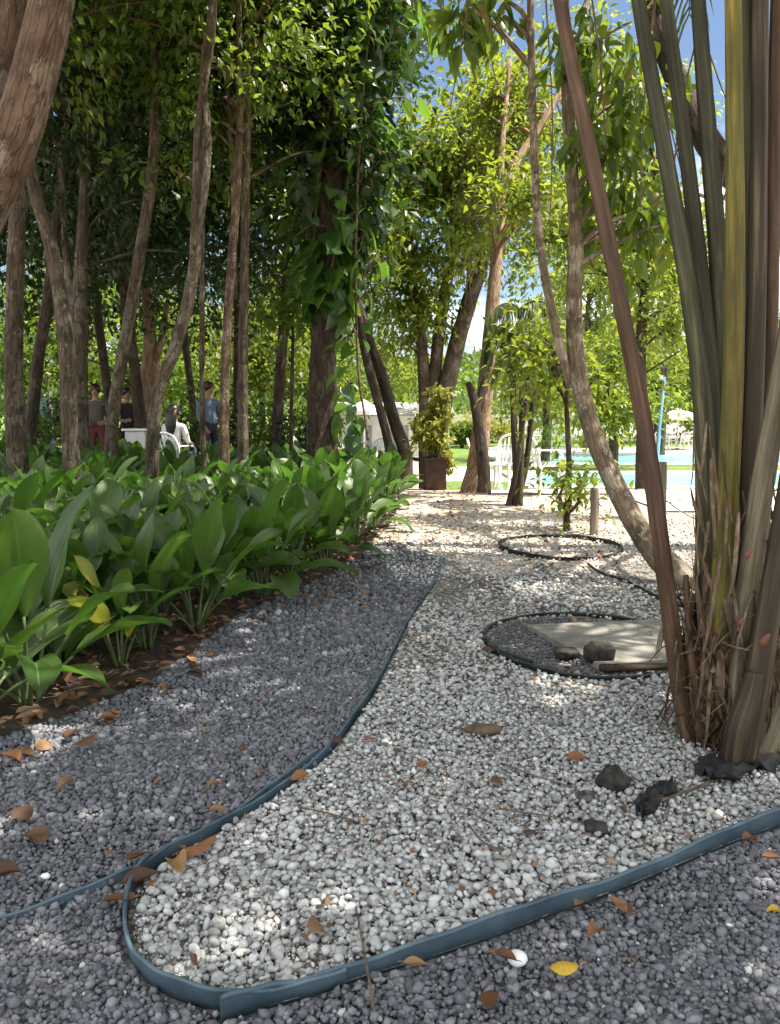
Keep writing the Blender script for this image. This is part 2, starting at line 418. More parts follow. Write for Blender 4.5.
M['dry_fibre'] = mat_petiole('dry_fibre', (.05, .033, .02), (.145, .10, .062), (.28, .21, .14), .3)
M['bud'] = mat_simple('red_sheath', (.07, .024, .015), (.17, .06, .032), 12, .6, .2, .004)

# ------------------------------------------------------------------ ground
def grid_sheet(name, xs, ys, dz, mat, zf=terr):
    xs = np.array(xs); ys = np.array(ys); nx, ny = len(xs), len(ys)
    V = [(x, y, zf(x, y)+dz) for y in ys for x in xs]
    T = [(j*nx+i, j*nx+i+1, (j+1)*nx+i+1, (j+1)*nx+i) for j in range(ny-1) for i in range(nx-1)]
    o = np_mesh(name, np.array(V), np.array(T), mat)
    return tag(o, kind='structure')
xs = [-600, -300, -120, -60, -30]+list(np.arange(-20, 30.1, .5))+[36, 50, 80, 150, 300, 600]
ys = [-300, -100, -40, -15, -6, -3]+list(np.arange(-1, 40.1, .5))+[45, 55, 75, 120, 200, 400, 900]
grid_sheet('ground', xs, ys, 0, M['sand'])
def poly_sheet(name, pts, z, mat):
    me = bpy.data.meshes.new(name); me.from_pydata([(p[0], p[1], z) for p in pts], [], [tuple(range(len(pts)))])
    me.materials.append(mat); return tag(link(name, me), kind='structure')
def rect(name, x0, x1, y0, y1, dz, mat, step=.5):
    return grid_sheet(name, np.linspace(x0, x1, max(2, int((x1-x0)/step)+1)), np.linspace(y0, y1, max(2, int((y1-y0)/step)+1)), dz, mat)

A_px = [(447,560),(438,582),(415,615),(395,655),(378,690),(362,715),(335,752),(300,783),(250,818),(200,848),(165,868),(146,884)]
B_px = [(150,876),(136,893),(128,925),(132,958),(150,984),(185,1004),(235,1012),(290,1003),(345,987)]
C_px = [(222,1026),(262,1013),(300,1003),(360,983),(430,962),(500,938),(560,915),(620,893),(680,868),(740,843),(800,822),(900,790),(1000,762)]
D_px = [(322,760),(292,783),(243,818),(193,850),(150,876),(125,888),(70,909),(0,931),(-90,957),(-200,985)]
def smooth_path(pts, seg=6):
    return spline([Vector(p) for p in pts], 0, seg)[0]
A = [G(*p) for p in A_px]; B = [G(*p) for p in B_px]; C_ = [G(*p) for p in C_px]; D = [G(*p) for p in D_px]
bed_front = [G(*p) for p in [(-260,845),(-150,800),(0,742),(80,712),(150,685),(190,655),(230,622),(280,598),(330,575),(370,548),(392,522),(402,500)]]
bed_poly = [(p.x, p.y) for p in bed_front]+[(-.2, 13.5), (-8.5, 13.5), (-8.5, 8), (-5, 3.0)]
As, Bs, Cs, Ds = smooth_path(A), smooth_path(B), smooth_path(C_), smooth_path(D)
white_poly = ([(p.x, p.y) for p in As]+[(p.x, p.y) for p in Bs[6:34]]+[(p.x, p.y) for p in Cs[7:]]+[(3.6, 2.9), (3.9, 5.6)]+[(3.7-i*.1, 6.1+.35*math.sin(i*.83)+.2*math.sin(i*2.1+1)+random.uniform(-.1, .1)) for i in range(29)])
path_poly = ([(bed_front[0].x, 1.0)]+[(p.x, p.y) for p in bed_front[:-2]]+[(.0, 7.6), (.3, 6.9)]+[(p.x, p.y) for p in As]
             +[(p.x, p.y) for p in Bs[6:34]]+[(p.x, p.y) for p in Cs[7:]]+[(3.2, 1.0)])
poly_sheet('gravel_path', path_poly, .006, M['gravel_base'])
poly_sheet('pebble_bed_ground', white_poly, .014, M['pebble_base'])
poly_sheet('planting_bed_soil', bed_poly, .010, M['soil'])

def inside(poly, x, y):
    poly = np.array(poly); n = len(poly); c = np.zeros(len(x), bool); j = n-1
    for i in range(n):
        xi, yi, xj, yj = *poly[i], *poly[j]
        cond = ((yi > y) != (yj > y)) & (x < (xj-xi)*(y-yi)/((yj-yi) if abs(yj-yi) > 1e-9 else 1e-9)+xi)
        c ^= cond; j = i
    return c
def scatter(poly, s, y0, y1):
    p = np.array(poly); x0, x1 = p[:, 0].min(), p[:, 0].max()
    gx, gy = np.meshgrid(np.arange(x0, x1, s), np.arange(y0, y1, s))
    x = gx.ravel()+rng.uniform(-.5, .5, gx.size)*s; y = gy.ravel()+rng.uniform(-.5, .5, gx.size)*s
    k = inside(poly, x, y) & (np.abs(x) < .5*y+.9)
    return x[k], y[k]
def ico(sub):
    import bmesh
    bm = bmesh.new(); bmesh.ops.create_icosphere(bm, subdivisions=sub, radius=1)
    V = np.array([v.co[:] for v in bm.verts]); T = np.array([[v.index for v in f.verts] for f in bm.faces]); bm.free(); return V, T
ICO = {1: ico(1), 2: ico(2)}
def stone_variants(sub, K, rough, sharp):
    V, T = ICO[sub]; out = []
    for k in range(K):
        v = V.copy()
        for _ in range(5):
            d = nrm(rng.normal(size=(1, 3)))[0]; a = rng.uniform(-rough, rough)
            v = v*(1+a*np.maximum(0, V@d)[:, None]**2)
        if sharp: v = v*(1+rng.uniform(-sharp, sharp, (len(v), 1)))
        out.append(v)
    return np.array(out), T
def stones(x, y, z, size, var, T, flat_=.62, tilt=.4):
    N = len(x); K, nv, _ = var.shape
    idx = rng.integers(0, K, N)
    sc = size[:, None]*.5*np.stack([rng.uniform(.85, 1.25, N), rng.uniform(.7, 1.0, N), rng.uniform(flat_-.15, flat_+.15, N)], 1)
    v = var[idx]*sc[:, None, :]
    a = rng.uniform(0, 6.283, N); ax = rng.normal(0, tilt, N); ay = rng.normal(0, tilt, N)
    ca, sa, cx, sx, cy, sy = np.cos(a), np.sin(a), np.cos(ax), np.sin(ax), np.cos(ay), np.sin(ay)
    Z = np.zeros(N); O = np.ones(N)
    Rz = np.stack([ca, -sa, Z, sa, ca, Z, Z, Z, O], 1).reshape(N, 3, 3)
    Rx = np.stack([O, Z, Z, Z, cx, -sx, Z, sx, cx], 1).reshape(N, 3, 3)
    Ry = np.stack([cy, Z, sy, Z, O, Z, -sy, Z, cy], 1).reshape(N, 3, 3)
    Rm = Rz@Rx@Ry
    v = np.einsum('nij,nkj->nki', Rm, v)+np.stack([x, y, z], 1)[:, None, :]
    TT = (T[None]+(np.arange(N)*nv)[:, None, None]).reshape(-1, 3)
    col = np.repeat(np.stack([np.clip(rng.normal(.5, .19, N), 0, 1)]*3, 1), nv, axis=0)
    return v.reshape(-1, 3), TT, col
def join(parts):
    Vs, Ts, Cs = [], [], []; o = 0
    for v, t, c in parts:
        Vs.append(v); Ts.append(t+o); Cs.append(c); o += len(v)
    return np.concatenate(Vs), np.concatenate(Ts), np.concatenate(Cs)

EDGE = np.array([(p.x, p.y, q.x, q.y) for path in (As, Bs, Cs) for p, q in zip(path[:-1], path[1:])])
def clear(x, y, r):
    k = np.ones(len(x), bool)
    for ax, ay, bx, by in EDGE:
        vx, vy = bx-ax, by-ay; t = np.clip(((x-ax)*vx+(y-ay)*vy)/max(1e-9, vx*vx+vy*vy), 0, 1)
        k &= (x-ax-t*vx)**2+(y-ay-t*vy)**2 > r*r
    return k
ringc = G(583, 646); RR = .54
ring2 = G(559, 548); RR2 = .55
palm_c = G(735, 752)
pv2, pt2 = stone_variants(2, 14, .35, 0); pv1, pt1 = stone_variants(1, 14, .35, 0)
gv1, gt1 = stone_variants(1, 16, .4, .22)
def holes(x, y):
    k = ((x-ringc.x)**2+(y-ringc.y)**2 > (RR+.01)**2) & ((x-palm_c.x-.02)**2+(y-palm_c.y-.12)**2 > .20**2)
    return k
far_poly0 = [(.1, 5.4), (4.3, 5.0), (4.6, 9.4), (2.2, 10.5), (-.2, 10.5), (-.3, 7.8)]
parts = []
for (s, size, y0, y1, v_, t_, lay) in ((.0162, .0205, 1.0, 2.1, pv2, pt2, 2), (.016, .0195, 2.1, 3.4, pv1, pt1, 2), (.0205, .0235, 3.4, 5.2, pv1, pt1, 1), (.026, .025, 5.2, 9.0, pv1, pt1, 1)):
    for l in range(lay):
        x, y = scatter(white_poly, s*(1 if l == 0 else 1.5), y0, y1)
        k = holes(x, y) & clear(x, y, .023 if y0 < 3 else .014)
        k &= rng.uniform(size=len(x)) > np.clip((y-2.2)/4.2, .0, .85)*(.8+.5*np.sin(x*3.1+y*1.3)*np.sin(y*2.7-x))
        x, y = x[k], y[k]
        mound = .010*np.sin(x*5.1+1)*np.sin(y*4.3)+.006*np.sin(x*13)*np.sin(y*11+2)
        z = .018+.014*l+mound*.8+rng.uniform(-.004, .008, len(x))
        parts.append(stones(x, y, z, size*np.clip(rng.lognormal(-.06, .36, len(x)), .35, 1.6), v_, t_))
        cd = parts[-1][2]; nv_ = len(cd)//max(1, len(x)); dirt = .5+.5*np.sin(x*2.7+1.3*np.sin(y*2.1))*np.sin(y*3.1+np.sin(x*1.7)); cd *= np.repeat(1-.35*dirt*rng.uniform(.3, 1, len(x)), nv_)[:, None]
x, y = scatter(white_poly, .016, 1.0, 3.2); k = holes(x, y) & clear(x, y, .012) & (np.abs(x) < .5*y+.3); x, y = x[k], y[k]
parts.append(stones(x, y, rng.uniform(.018, .034, len(x)), rng.uniform(.005, .011, len(x)), gv1, gt1, .7, .6)); parts[-1][2][:] *= .75
x, y = scatter(far_poly0, .034, 5.6, 10.5); k = holes(x, y) & ~inside(white_poly, x, y) & (rng.uniform(size=len(x)) < np.clip(.75-(y-5.6)*.2, .05, .75)*(.9+.6*np.sin(x*2.1+y*1.7)*np.sin(y*2.9-x))); x, y = x[k], y[k]
parts.append(stones(x, y, np.full(len(x), .012), rng.uniform(.016, .034, len(x)), pv1, pt1))
v, t, c = join(parts)
tag(np_mesh('white_pebbles', v, t, M['pebble'], c), 'loose pale pebbles filling the bordered bed', 'pebbles', kind='stuff')
parts = []
for (s, size, y0, y1, lay) in ((.0118, .0152, 1.0, 2.2, 2), (.0155, .019, 2.2, 4.2, 1), (.024, .029, 4.2, 8.0, 1)):
    for l in range(lay):
        x, y = scatter(path_poly, s*(1 if l == 0 else 1.6), y0, y1)
        k = (rng.uniform(size=len(x)) > np.clip((y-4.8)/2.2, 0, .85)) & clear(x, y, .019)
        x, y = x[k], y[k]
        z = .008+.008*l+.006*np.sin(x*4+2)*np.sin(y*5)+rng.uniform(-.003, .005, len(x))
        parts.append(stones(x, y, z, size*np.clip(rng.lognormal(0, .38, len(x)), .4, 2.0), gv1, gt1, .75, .6))
# a few pale pebbles kicked onto the grey path
x, y = scatter(path_poly, .3, 1.2, 5); k = clear(x, y, .03); x, y = x[k], y[k]
vv, tt, cc = stones(x, y, np.full(len(x), .024), rng.uniform(.014, .028, len(x)), pv1, pt1); cc[:] = np.clip(rng.normal(.965, .03), .93, 1)
parts.append((vv, tt, cc))
v, t, c = join(parts)
tag(np_mesh('grey_gravel', v, t, M['gravel'], c, smooth=False), 'blue grey crushed stone covering the path', 'gravel', kind='stuff')
# gravel inside the manhole ring
x, y = rng.uniform(-RR, RR, 2600), rng.uniform(-RR, RR, 2600); k = x*x+y*y < (RR-.03)**2
v, t, c = stones(x[k]+ringc.x, y[k]+ringc.y, np.full(k.sum(), .018), rng.uniform(.014, .03, k.sum()), gv1, gt1, .7, .5)
tag(np_mesh('dark_chippings', v, t, M['gravel'], c*.55, smooth=False), 'grey chippings inside the black ring round the slab', 'gravel', kind='stuff')

def litter(name, pts_xy, zf, size, label):
    x, y = pts_xy; N = len(x)
    d = rng.normal(size=(N, 3)); d[:, 2] *= .25
    n = rng.normal(0, .45, (N, 3)); n[:, 2] = 1
    L = size*rng.uniform(.5, 1.3, N); W = L*rng.uniform(.35, .6, N)
    col = np.stack([rng.uniform(0, 1, N)]*3, 1)
    v, t, c = leaf_arrays(LEAF8, np.stack([x, y, zf+rng.uniform(0, .03, N)], 1), d, n, L, W, col)
    tag(np_mesh(name, v, t, M['litter'], c), label, 'leaf litter', kind='stuff')
x, y = scatter(bed_poly, .075, 2.0, 13.5); litter('leaf_litter', (x, y), .02, .075, 'dry brown leaf litter under the broad leaved plants')
far_poly = [(-.6, 7.2), (4.5, 6.5), (4.8, 10.5), (2.2, 13.2), (-1.2, 13.5)]
far_poly = [(-.9, 4.6), (4.5, 4.0), (4.8, 10.5), (2.2, 13.2), (-1.2, 13.5)]
x, y = scatter(far_poly, .06, 4, 13.5); k = rng.uniform(size=len(x)) < np.clip((y-4.2)/4, .04, .17)*(.9+.8*np.sin(x*2.3+y)*np.sin(y*1.9-x*1.2)); litter('path_litter', (x[k], y[k]), .01, .055, 'crumbled leaf litter over the sandy end of the path')

x, y = scatter(white_poly, .05, 1.2, 5); k = clear(x, y, .03) & (rng.uniform(size=len(x)) < .45+.5*np.sin(x*3+y*2)*np.sin(y*2.3-x)); litter('bark_crumbs', (x[k], y[k]), .03, .022, 'dark crumbs of bark and leaf caught among the pale pebbles')
# ------------------------------------------------------------------ edging strips
def strip(name, label, pts, h, mat, lean=0.0, th=.006, bead=.0075, wob=.004, closed=False, z0=-.015, taper=1.0, grp='edging strips round the gravel'):
    path = smooth_path(pts) if not closed else pts
    for i, p in enumerate(path): p.z = wob*math.sin(i*.9)*.6+wob*1.9*math.sin(i*.23+1)-.003
    prof = [(-th/2, z0), (-th/2+lean, h-bead*1.3)]
    for k in range(9):
        a = R(215-k*31); prof.append((lean+math.cos(a)*bead, h+math.sin(a)*bead))
    prof += [(th/2+lean, h-bead*1.3), (th/2, z0)]
    b = MB(); b.sweep(path, prof[::-1], closed)
    m_ = len(prof)
    b.v = [(x_, y_, z_ if z_ < .01 else z_*(taper+(1-taper)*(i//m_)/len(path))) for i, (x_, y_, z_) in enumerate(b.v)]
    o = b.build(name, mat)
    return tag(o, label, 'garden edging', grp)
strip('garden_edging', 'long blue grey plastic edging running up the path between grey gravel and white pebbles', A, .046, M['plastic'], lean=-.018, bead=.005, taper=.5)
strip('garden_edging', 'dark teal edging bent round the near rounded corner of the white pebble bed', B, .056, M['plastic'], lean=-.006, bead=.005)
strip('garden_edging', 'broad blue edging along the near right side of the white pebbles', C_, .053, M['plastic'], lean=.010, bead=.006)
strip('garden_edging', 'thin doubled edging trailing off across the grey gravel to the left', D, .032, M['plastic'], lean=-.022, bead=.005)
def circle(c, r, n=56, sq=1.0):
    return [Vector((c.x+math.cos(2*math.pi*i/n)*r*(1+.03*math.sin(3*i)), c.y+math.sin(2*math.pi*i/n)*r*sq, 0)) for i in range(n)]
strip('edging_ring', 'black plastic ring standing round the concrete manhole slab', circle(ringc, RR, sq=1.08), .038, M['plastic_dark'], closed=True, grp='black edging rings')
strip('edging_ring', 'dark plastic ring lying empty in the sandy ground beyond the slab', circle(ring2, RR2, sq=1.1), .034, M['plastic_dark'], closed=True, grp='black edging rings')
# slab
sc_ = [G(527, 633)-ringc, G(668, 627)-ringc, G(716, 664)-ringc, G(598, 674)-ringc]; b = MB()
b.add([(p.x*q, p.y*q, z) for q, z in ((1, 0), (1, .034), (.985, .04)) for p in sc_], [(8, 11, 10, 9)]+[(k*4+i, k*4+4+i, k*4+4+(i+1) % 4, k*4+(i+1) % 4) for k in range(2) for i in range(4)])
o = b.build('manhole_slab', M['concrete'], None, (ringc.x, ringc.y, .012), False)
tag(o, 'pale square concrete slab inside the black ring', 'manhole cover')
def lump(name, label, cat, pos, size, mat, seed, group=None, sub=3, amp=.35, parent=None, box=False):
    V, T = ico(sub); r = np.random.default_rng(seed); v = V.copy()
    for _ in range(14):
        d = nrm(r.normal(size=(1, 3)))[0]; v *= (1+r.uniform(-amp, amp)*np.exp(-6*(1-np.clip(V@d, -1, 1))))[:, None]
    if box: v = np.sign(v)*np.abs(v)**.55
    v *= (1+r.uniform(-.07, .07, (len(v), 1))); v *= np.array(size)/2
    o = np_mesh(name, v, T, mat, None, sub < 3, parent, pos)
    return tag(o, label, cat, group)
def gz(px, py, dz): p = G(px, py); p.z = dz; return p
lump('dark_rock', 'larger black rock on the near edge of the concrete slab', 'rock', gz(598, 668, .075), (.15, .10, .10), M['clod'], 1, box=True)
lump('dark_rock', 'small black rock beside the larger one on the slab edge', 'rock', gz(566, 663, .05), (.12, .08, .055), M['clod'], 2, box=True)
lump('earth_clod', 'dark hollow clod of earth on the white pebbles', 'clod', gz(614, 796, .055), (.105, .09, .075), M['clod'], 3)
lump('grey_stone', 'rounded grey stone left of the dark clod', 'stone', gz(585, 810, .045), (.06, .05, .045), M['gravel_base'], 4)
lump('earth_clod', 'crumbly flat dark clod with a twig below the grey stone', 'clod', gz(594, 840, .04), (.085, .07, .04), M['clod'], 5)
lump('bark_piece', 'greenish grey curled piece of bark lying on the pebbles', 'bark', gz(482, 741, .05), (.16, .055, .04), M['stick'], 6)
lump('white_stone', 'single smooth white oval pebble on the dark gravel by the blue edging', 'stone', gz(517, 970, .03), (.05, .042, .036), M['white_plastic'], 7, sub=2, amp=.08)
lump('pale_stone', 'small pale stone at the left on grey gravel', 'stone', gz(46, 884, .022), (.028, .024, .02), M['white_plastic'], 8, sub=2, amp=.1)
# torn black sheeting by the palm base
def cloth(name, label, pts, wid, seed):
    r = random.Random(seed); path = smooth_path(pts, 8); V = []; Fc = []; m = 7
    for i, p in enumerate(path):
        t = path[min(i+1, len(path)-1)]-path[max(i-1, 0)]; t.z = 0; t.normalize(); n = Vector((-t.y, t.x, 0))
        w = wid*(.55+.5*abs(math.sin(i*.7+seed)))*(1 if 0 < i < len(path)-1 else .4)
        for k in range(m):
            u = k/(m-1)-.5
            V.append(p+n*(u*w)+Vector((0, 0, .022+.022*math.sin(k*2.1+i*.8)+r.uniform(0, .02))))
    for i in range(len(path)-1):
        for k in range(m-1): Fc.append((i*m+k, i*m+k+1, (i+1)*m+k+1, (i+1)*m+k))
    b = MB(); b.add(V, Fc); o = b.build(name, M['black_cloth'])
    sm = o.modifiers.new('thick', 'SOLIDIFY'); sm.thickness = .003
    return tag(o, label, 'plastic sheeting')
def gp(px, py): p = G(px, py); p.z = .028; return p
cloth('black_sheeting', 'scrap of torn black sheeting on the white pebbles', [gp(640, 830), gp(652, 815), gp(672, 800)], .06, 2)
cloth('black_sheeting', 'black weed sheeting showing at the foot of the palm clump', [gp(706, 792), gp(735, 778), gp(770, 770), gp(830, 758)], .15, 5)

def stick(name, label, pts, r0, r1, mat, cat='twig', group=None, seed=0):
    b = MB(); b.tube(pts, [r0, r1] if len(pts) > 1 else r0, 6, 4, .12, seed=seed)
    return tag(b.build(name, mat), label, cat, group)
def gg(px, py, z=.045): p = G(px, py); p.z = z; return p
tw = 'twigs lying on the gravel'
stick('twig', 'thin twig lying on pebbles below the first bend of edging', [gg(298, 820), gg(325, 826), gg(352, 833)], .003, .002, M['stick'], group=tw)
stick('twig', 'upright stick leaning on the near blue edging', [gg(376, 1030, .02), gg(366, 985, .06), gg(356, 925, .05)], .004, .002, M['stick'], group=tw)
stick('twig', 'long thin twig pointing at the dark clods', [gg(500, 822), gg(550, 830), gg(592, 838)], .003, .002, M['stick'], group=tw)
stick('twig', 'bent twig in the middle of the white bed', [gg(468, 838), gg(485, 858), gg(512, 866)], .003, .002, M['stick'], group=tw)
stick('twig', 'dark twig beside the bark piece', [gg(455, 738), gg(478, 741), gg(510, 736)], .004, .002, M['stick'], group=tw)
stick('twig', 'long dark twig from the sheeting across to the palm foot', [gg(655, 815), gg(690, 803), gg(730, 785)], .007, .004, M['stick'], group=tw)
stick('twig', 'twig on the pebbles near the right hand edging', [gg(500, 775), gg(540, 790), gg(575, 800)], .003, .0015, M['stick'], group=tw)
stick('irrigation_hose', 'black irrigation hose curving over the sand behind the slab', [gg(588, 566, .02), gg(600, 576, .03), gg(625, 583, .02), gg(650, 596, .02), gg(668, 606, .03), gg(700, 612, .02)], .012, .012, M['plastic_dark'], 'hose')
stick('irrigation_hose', 'thin black hose in front of the slab ring', [gg(490, 655, .035), gg(510, 662, .04), gg(532, 668, .035)], .008, .008, M['plastic_dark'], 'hose')
stick('wooden_stake', 'short thin wooden stake leaning in front of the slab', [gg(655, 668, .0), G(655, 668)+Vector((.03, 0, .28))], .012, .009, M['wood_grey'], 'stake')
stick('fallen_log', 'dark log lying along the near edge of the slab', [gg(600, 676, .04), gg(640, 676, .045), gg(690, 674, .04)], .022, .018, M['bark_dark'], 'log')

# ------------------------------------------------------------------ fallen leaves
def dead_leaf_mesh(k):
    r = random.Random(k); nu, nv = 5, 9; V = []; Fc = []
    curl = r.uniform(.9, 2.8)*r.choice([1, 1, -1]); bend = r.uniform(-1.2, 1.4); wid = r.uniform(.6, .9)
    for j in range(nv):
        t = j/(nv-1); w = wid*math.sin(math.pi*min(1, t*.93+.05))**.75*(1-.25*t)
        for i in range(nu):
            u = (i/(nu-1)-.5)*2; a = u*curl*.6
            x = math.sin(a)/max(.3, abs(curl*.6))*w*.5; z = (1-math.cos(a))*w*.5/max(.4, abs(curl*.6))*(1 if curl > 0 else -1)
            V.append((x, (t-.5)*math.cos(bend*(t-.5)), z+.35*bend*(t-.5)**2+.04*math.sin(6*t+i+k)))
    zm = min(p[2] for p in V); V = [(x, y, z-zm) for x, y, z in V]
    for j in range(nv-1):
        for i in range(nu-1): Fc.append((j*nu+i, j*nu+i+1, (j+1)*nu+i+1, (j+1)*nu+i))
    b = MB(); b.add(V, Fc)
    b.tube([(0, -.5, V[nu//2][2]), (.02, -.62, V[2][2]+.03), (.05, -.75, V[2][2]+.02)], [.018, .012], 5, 3)
    o = b.build('fallen_leaf', M['dead_leaf']); return o
LM = []
for k in range(9):
    o = dead_leaf_mesh(k); LM.append(o.data); bpy.data.objects.remove(o)
def fallen(px, py, size, label, k=None, mat=None, grp='fallen leaves on the gravel', rot=None, z=None):
    p = G(px, py)
    me = LM[k if k is not None else random.randrange(9)]
    if mat: me = me.copy(); me.materials.clear(); me.materials.append(mat)
    p.z = .046 if z is None else z
    o = link('fallen_leaf', me, None, p); o.scale = (size*1.45,)*3
    o.rotation_euler = (random.uniform(-.25, .25), random.uniform(-.25, .25), rot if rot is not None else random.uniform(0, 6.28))
    return tag(o, label, 'fallen leaf', grp)
for px, py, s, lb, k in [
    (38, 853, .085, 'large orange brown fallen leaf alone on grey gravel at far left', 1),
    (66, 800, .06, 'ochre yellow fallen leaf on grey gravel above the large orange one', 2),
    (22, 828, .07, 'dark curled leaf lying flat at the left edge of the gravel', 3),
    (120, 917, .055, 'orange leaf against the outside of the rounded corner edging', 4),
    (178, 882, .075, 'big curled orange leaf just inside the corner of the pebble bed', 0),
    (200, 866, .07, 'brown crumpled leaf on the inner side of the corner edging', 5),
    (142, 895, .07, 'long rusty leaf standing inside the tight corner of edging', 6),
    (140, 872, .055, 'brown leaf flat on gravel above the corner of the edging', 7),
    (213, 800, .045, 'yellowish leaf on grey gravel left of the blue edging', 2),
    (218, 825, .04, 'orange leaf touching the blue edging on its gravel side', 8),
    (300, 790, .05, 'rust leaf on pebbles at the inner bend of the edging', 1),
    (338, 752, .04, 'small rusty leaf on the edging further up the path', 3),
    (422, 778, .045, 'red brown leaf in the middle of the white pebbles', 4),
    (316, 948, .055, 'brown leaf on white pebbles near the bottom edging', 5),
    (416, 984, .04, 'small tan leaf on dark gravel under the blue edging', 6),
    (504, 975, .045, 'narrow brown leaf beside the white oval pebble', 7),
    (575, 772, .055, 'brown leaf on the pebbles left of the palm foot', 8),
    (748, 855, .04, 'orange leaf at the right under the blue edging', 0),
    (592, 952, .05, 'pale orange leaf on dark gravel in the lower right', 2),
    (617, 922, .04, 'rusty leaf close under the blue edging', 4),
    (770, 873, .04, 'brown leaf at the far right edge of the gravel', 6),
    (488, 660, .06, 'tan leaf on pebbles left of the manhole ring', 1),
    (497, 795, .04, 'small dark red leaf in a patch of sun on the pebbles', 3),
    (85, 756, .06, 'tan leaf at the edge of the planting bed', 5),
    (72, 745, .06, 'orange leaf among others by the bed edge', 7),
    (10, 770, .07, 'brown leaf on gravel at the left edge below the bed', 8),
    (8, 890, .06, 'two toned brown leaf at the left edge near the thin edging', 0),
    (70, 710, .07, 'broad rusty leaf on the soil at the front of the bed', 4),
    (245, 760, .03, 'tiny brown leaf mid way across the grey path', 6),
    (312, 722, .035, 'small brown leaf on the grey path near the edging', 2),
    (490, 1020, .05, 'brown leaf cut by the bottom of the picture', 1)]:
    fallen(px, py, s, lb, k, grp='single fallen leaves')
fallen(564, 988, .048, 'bright yellow leaf on dark gravel at the bottom', 3, M['yellow_leaf'], grp='single fallen leaves')
fallen(772, 930, .035, 'pale yellow leaf at the bottom right edge', 2, M['yellow_leaf'], grp='single fallen leaves')
for i in range(42):
    t = random.random(); q = bed_front[2:-2]; j = int(t*(len(q)-1)); p = q[j].lerp(q[j+1], random.random())
    p = p+Vector((random.gauss(-.02, .13), random.gauss(-.02, .13), 0))
    o = link('fallen_leaf', LM[i % 9], None, (p.x, p.y, .022)); s = random.uniform(.045, .095); o.scale = (s, s, s)
    o.rotation_euler = (random.uniform(-.3, .3), random.uniform(-.3, .3), random.uniform(0, 6.28))
    tag(o, 'dry brown leaf heaped along the front edge of the planting bed', 'fallen leaf', 'dry leaves along the bed edge')
for i in range(40):
    px, py = random.uniform(60, 640), random.uniform(590, 1000)
    p = G(px, py)
    if inside(bed_poly, np.array([p.x]), np.array([p.y]))[0]: continue
    o = link('fallen_leaf', LM[i % 9], None, (p.x, p.y, .042)); s = random.uniform(.022, .045); o.scale = (s, s, s)
    o.rotation_euler = (random.uniform(-.3, .3), random.uniform(-.3, .3), random.uniform(0, 6.28))
    tag(o, 'tiny scrap of dry leaf scattered on gravel or pebbles', 'fallen leaf', 'small leaf scraps on the stones')

# ------------------------------------------------------------------ pool terrace
def box_struct(name, x0, x1, y0, y1, z0, z1, mat):
    b = MB(); b.box(((x0+x1)/2, (y0+y1)/2, (z0+z1)/2), (x1-x0, y1-y0, z1-z0), None, .012)
    return tag(b.build(name, mat, None, None, False), kind='structure')
rect('pool_deck', 3.4, 26, 9.6, 19.2, .02, M['paving'])
rect('chair_terrace', 1.3, 3.38, 11.6, 19.2, .02, M['paving'])
Zt = -.8
def flat_rect(name, x0, x1, y0, y1, dz, mat): return poly_sheet(name, [(x0, y0), (x1, y0), (x1, y1), (x0, y1)], Zt+dz, mat)
flat_rect('lawn', -12, 60, 19.3, 52, .015, M['lawn'])
rect('grass_verge', -90, -2.1, 19.5, 150, .015, M['lawn'], 3)
flat_rect('pool_water', 3.9, 24, 20.0, 24.3, .045, M['water'])
flat_rect('far_pool_water', 4.5, 34, 28.2, 34.0, .045, M['water'])
for (x0, x1, y0, y1) in ((3.5, 24.4, 19.55, 20.0), (3.5, 24.4, 24.3, 24.8), (3.5, 3.9, 20.0, 24.3), (4.1, 34.5, 27.7, 28.2), (4.1, 34.5, 34.0, 34.6), (4.1, 4.5, 28.2, 34.0)):
    box_struct('pool_coping', x0, x1, y0, y1, Zt-.05, Zt+.09, M['paving'])
flat_rect('far_paving', 4.5, 40, 35, 41, .022, M['paving'])
flat_rect('poolside_paving', -.5, 3.4, 22, 27.5, .022, M['paving'])
# distant hill
def hillz(x, y): return terr(x, y)-1.0+12.6*math.exp(-((y-190)/55)**2)*(.75+.16*math.sin(x*.021+1)+.09*math.sin(x*.05))
grid_sheet('hill', np.linspace(-400, 400, 81), np.linspace(95, 420, 40), -.2, M['lawn'], hillz)

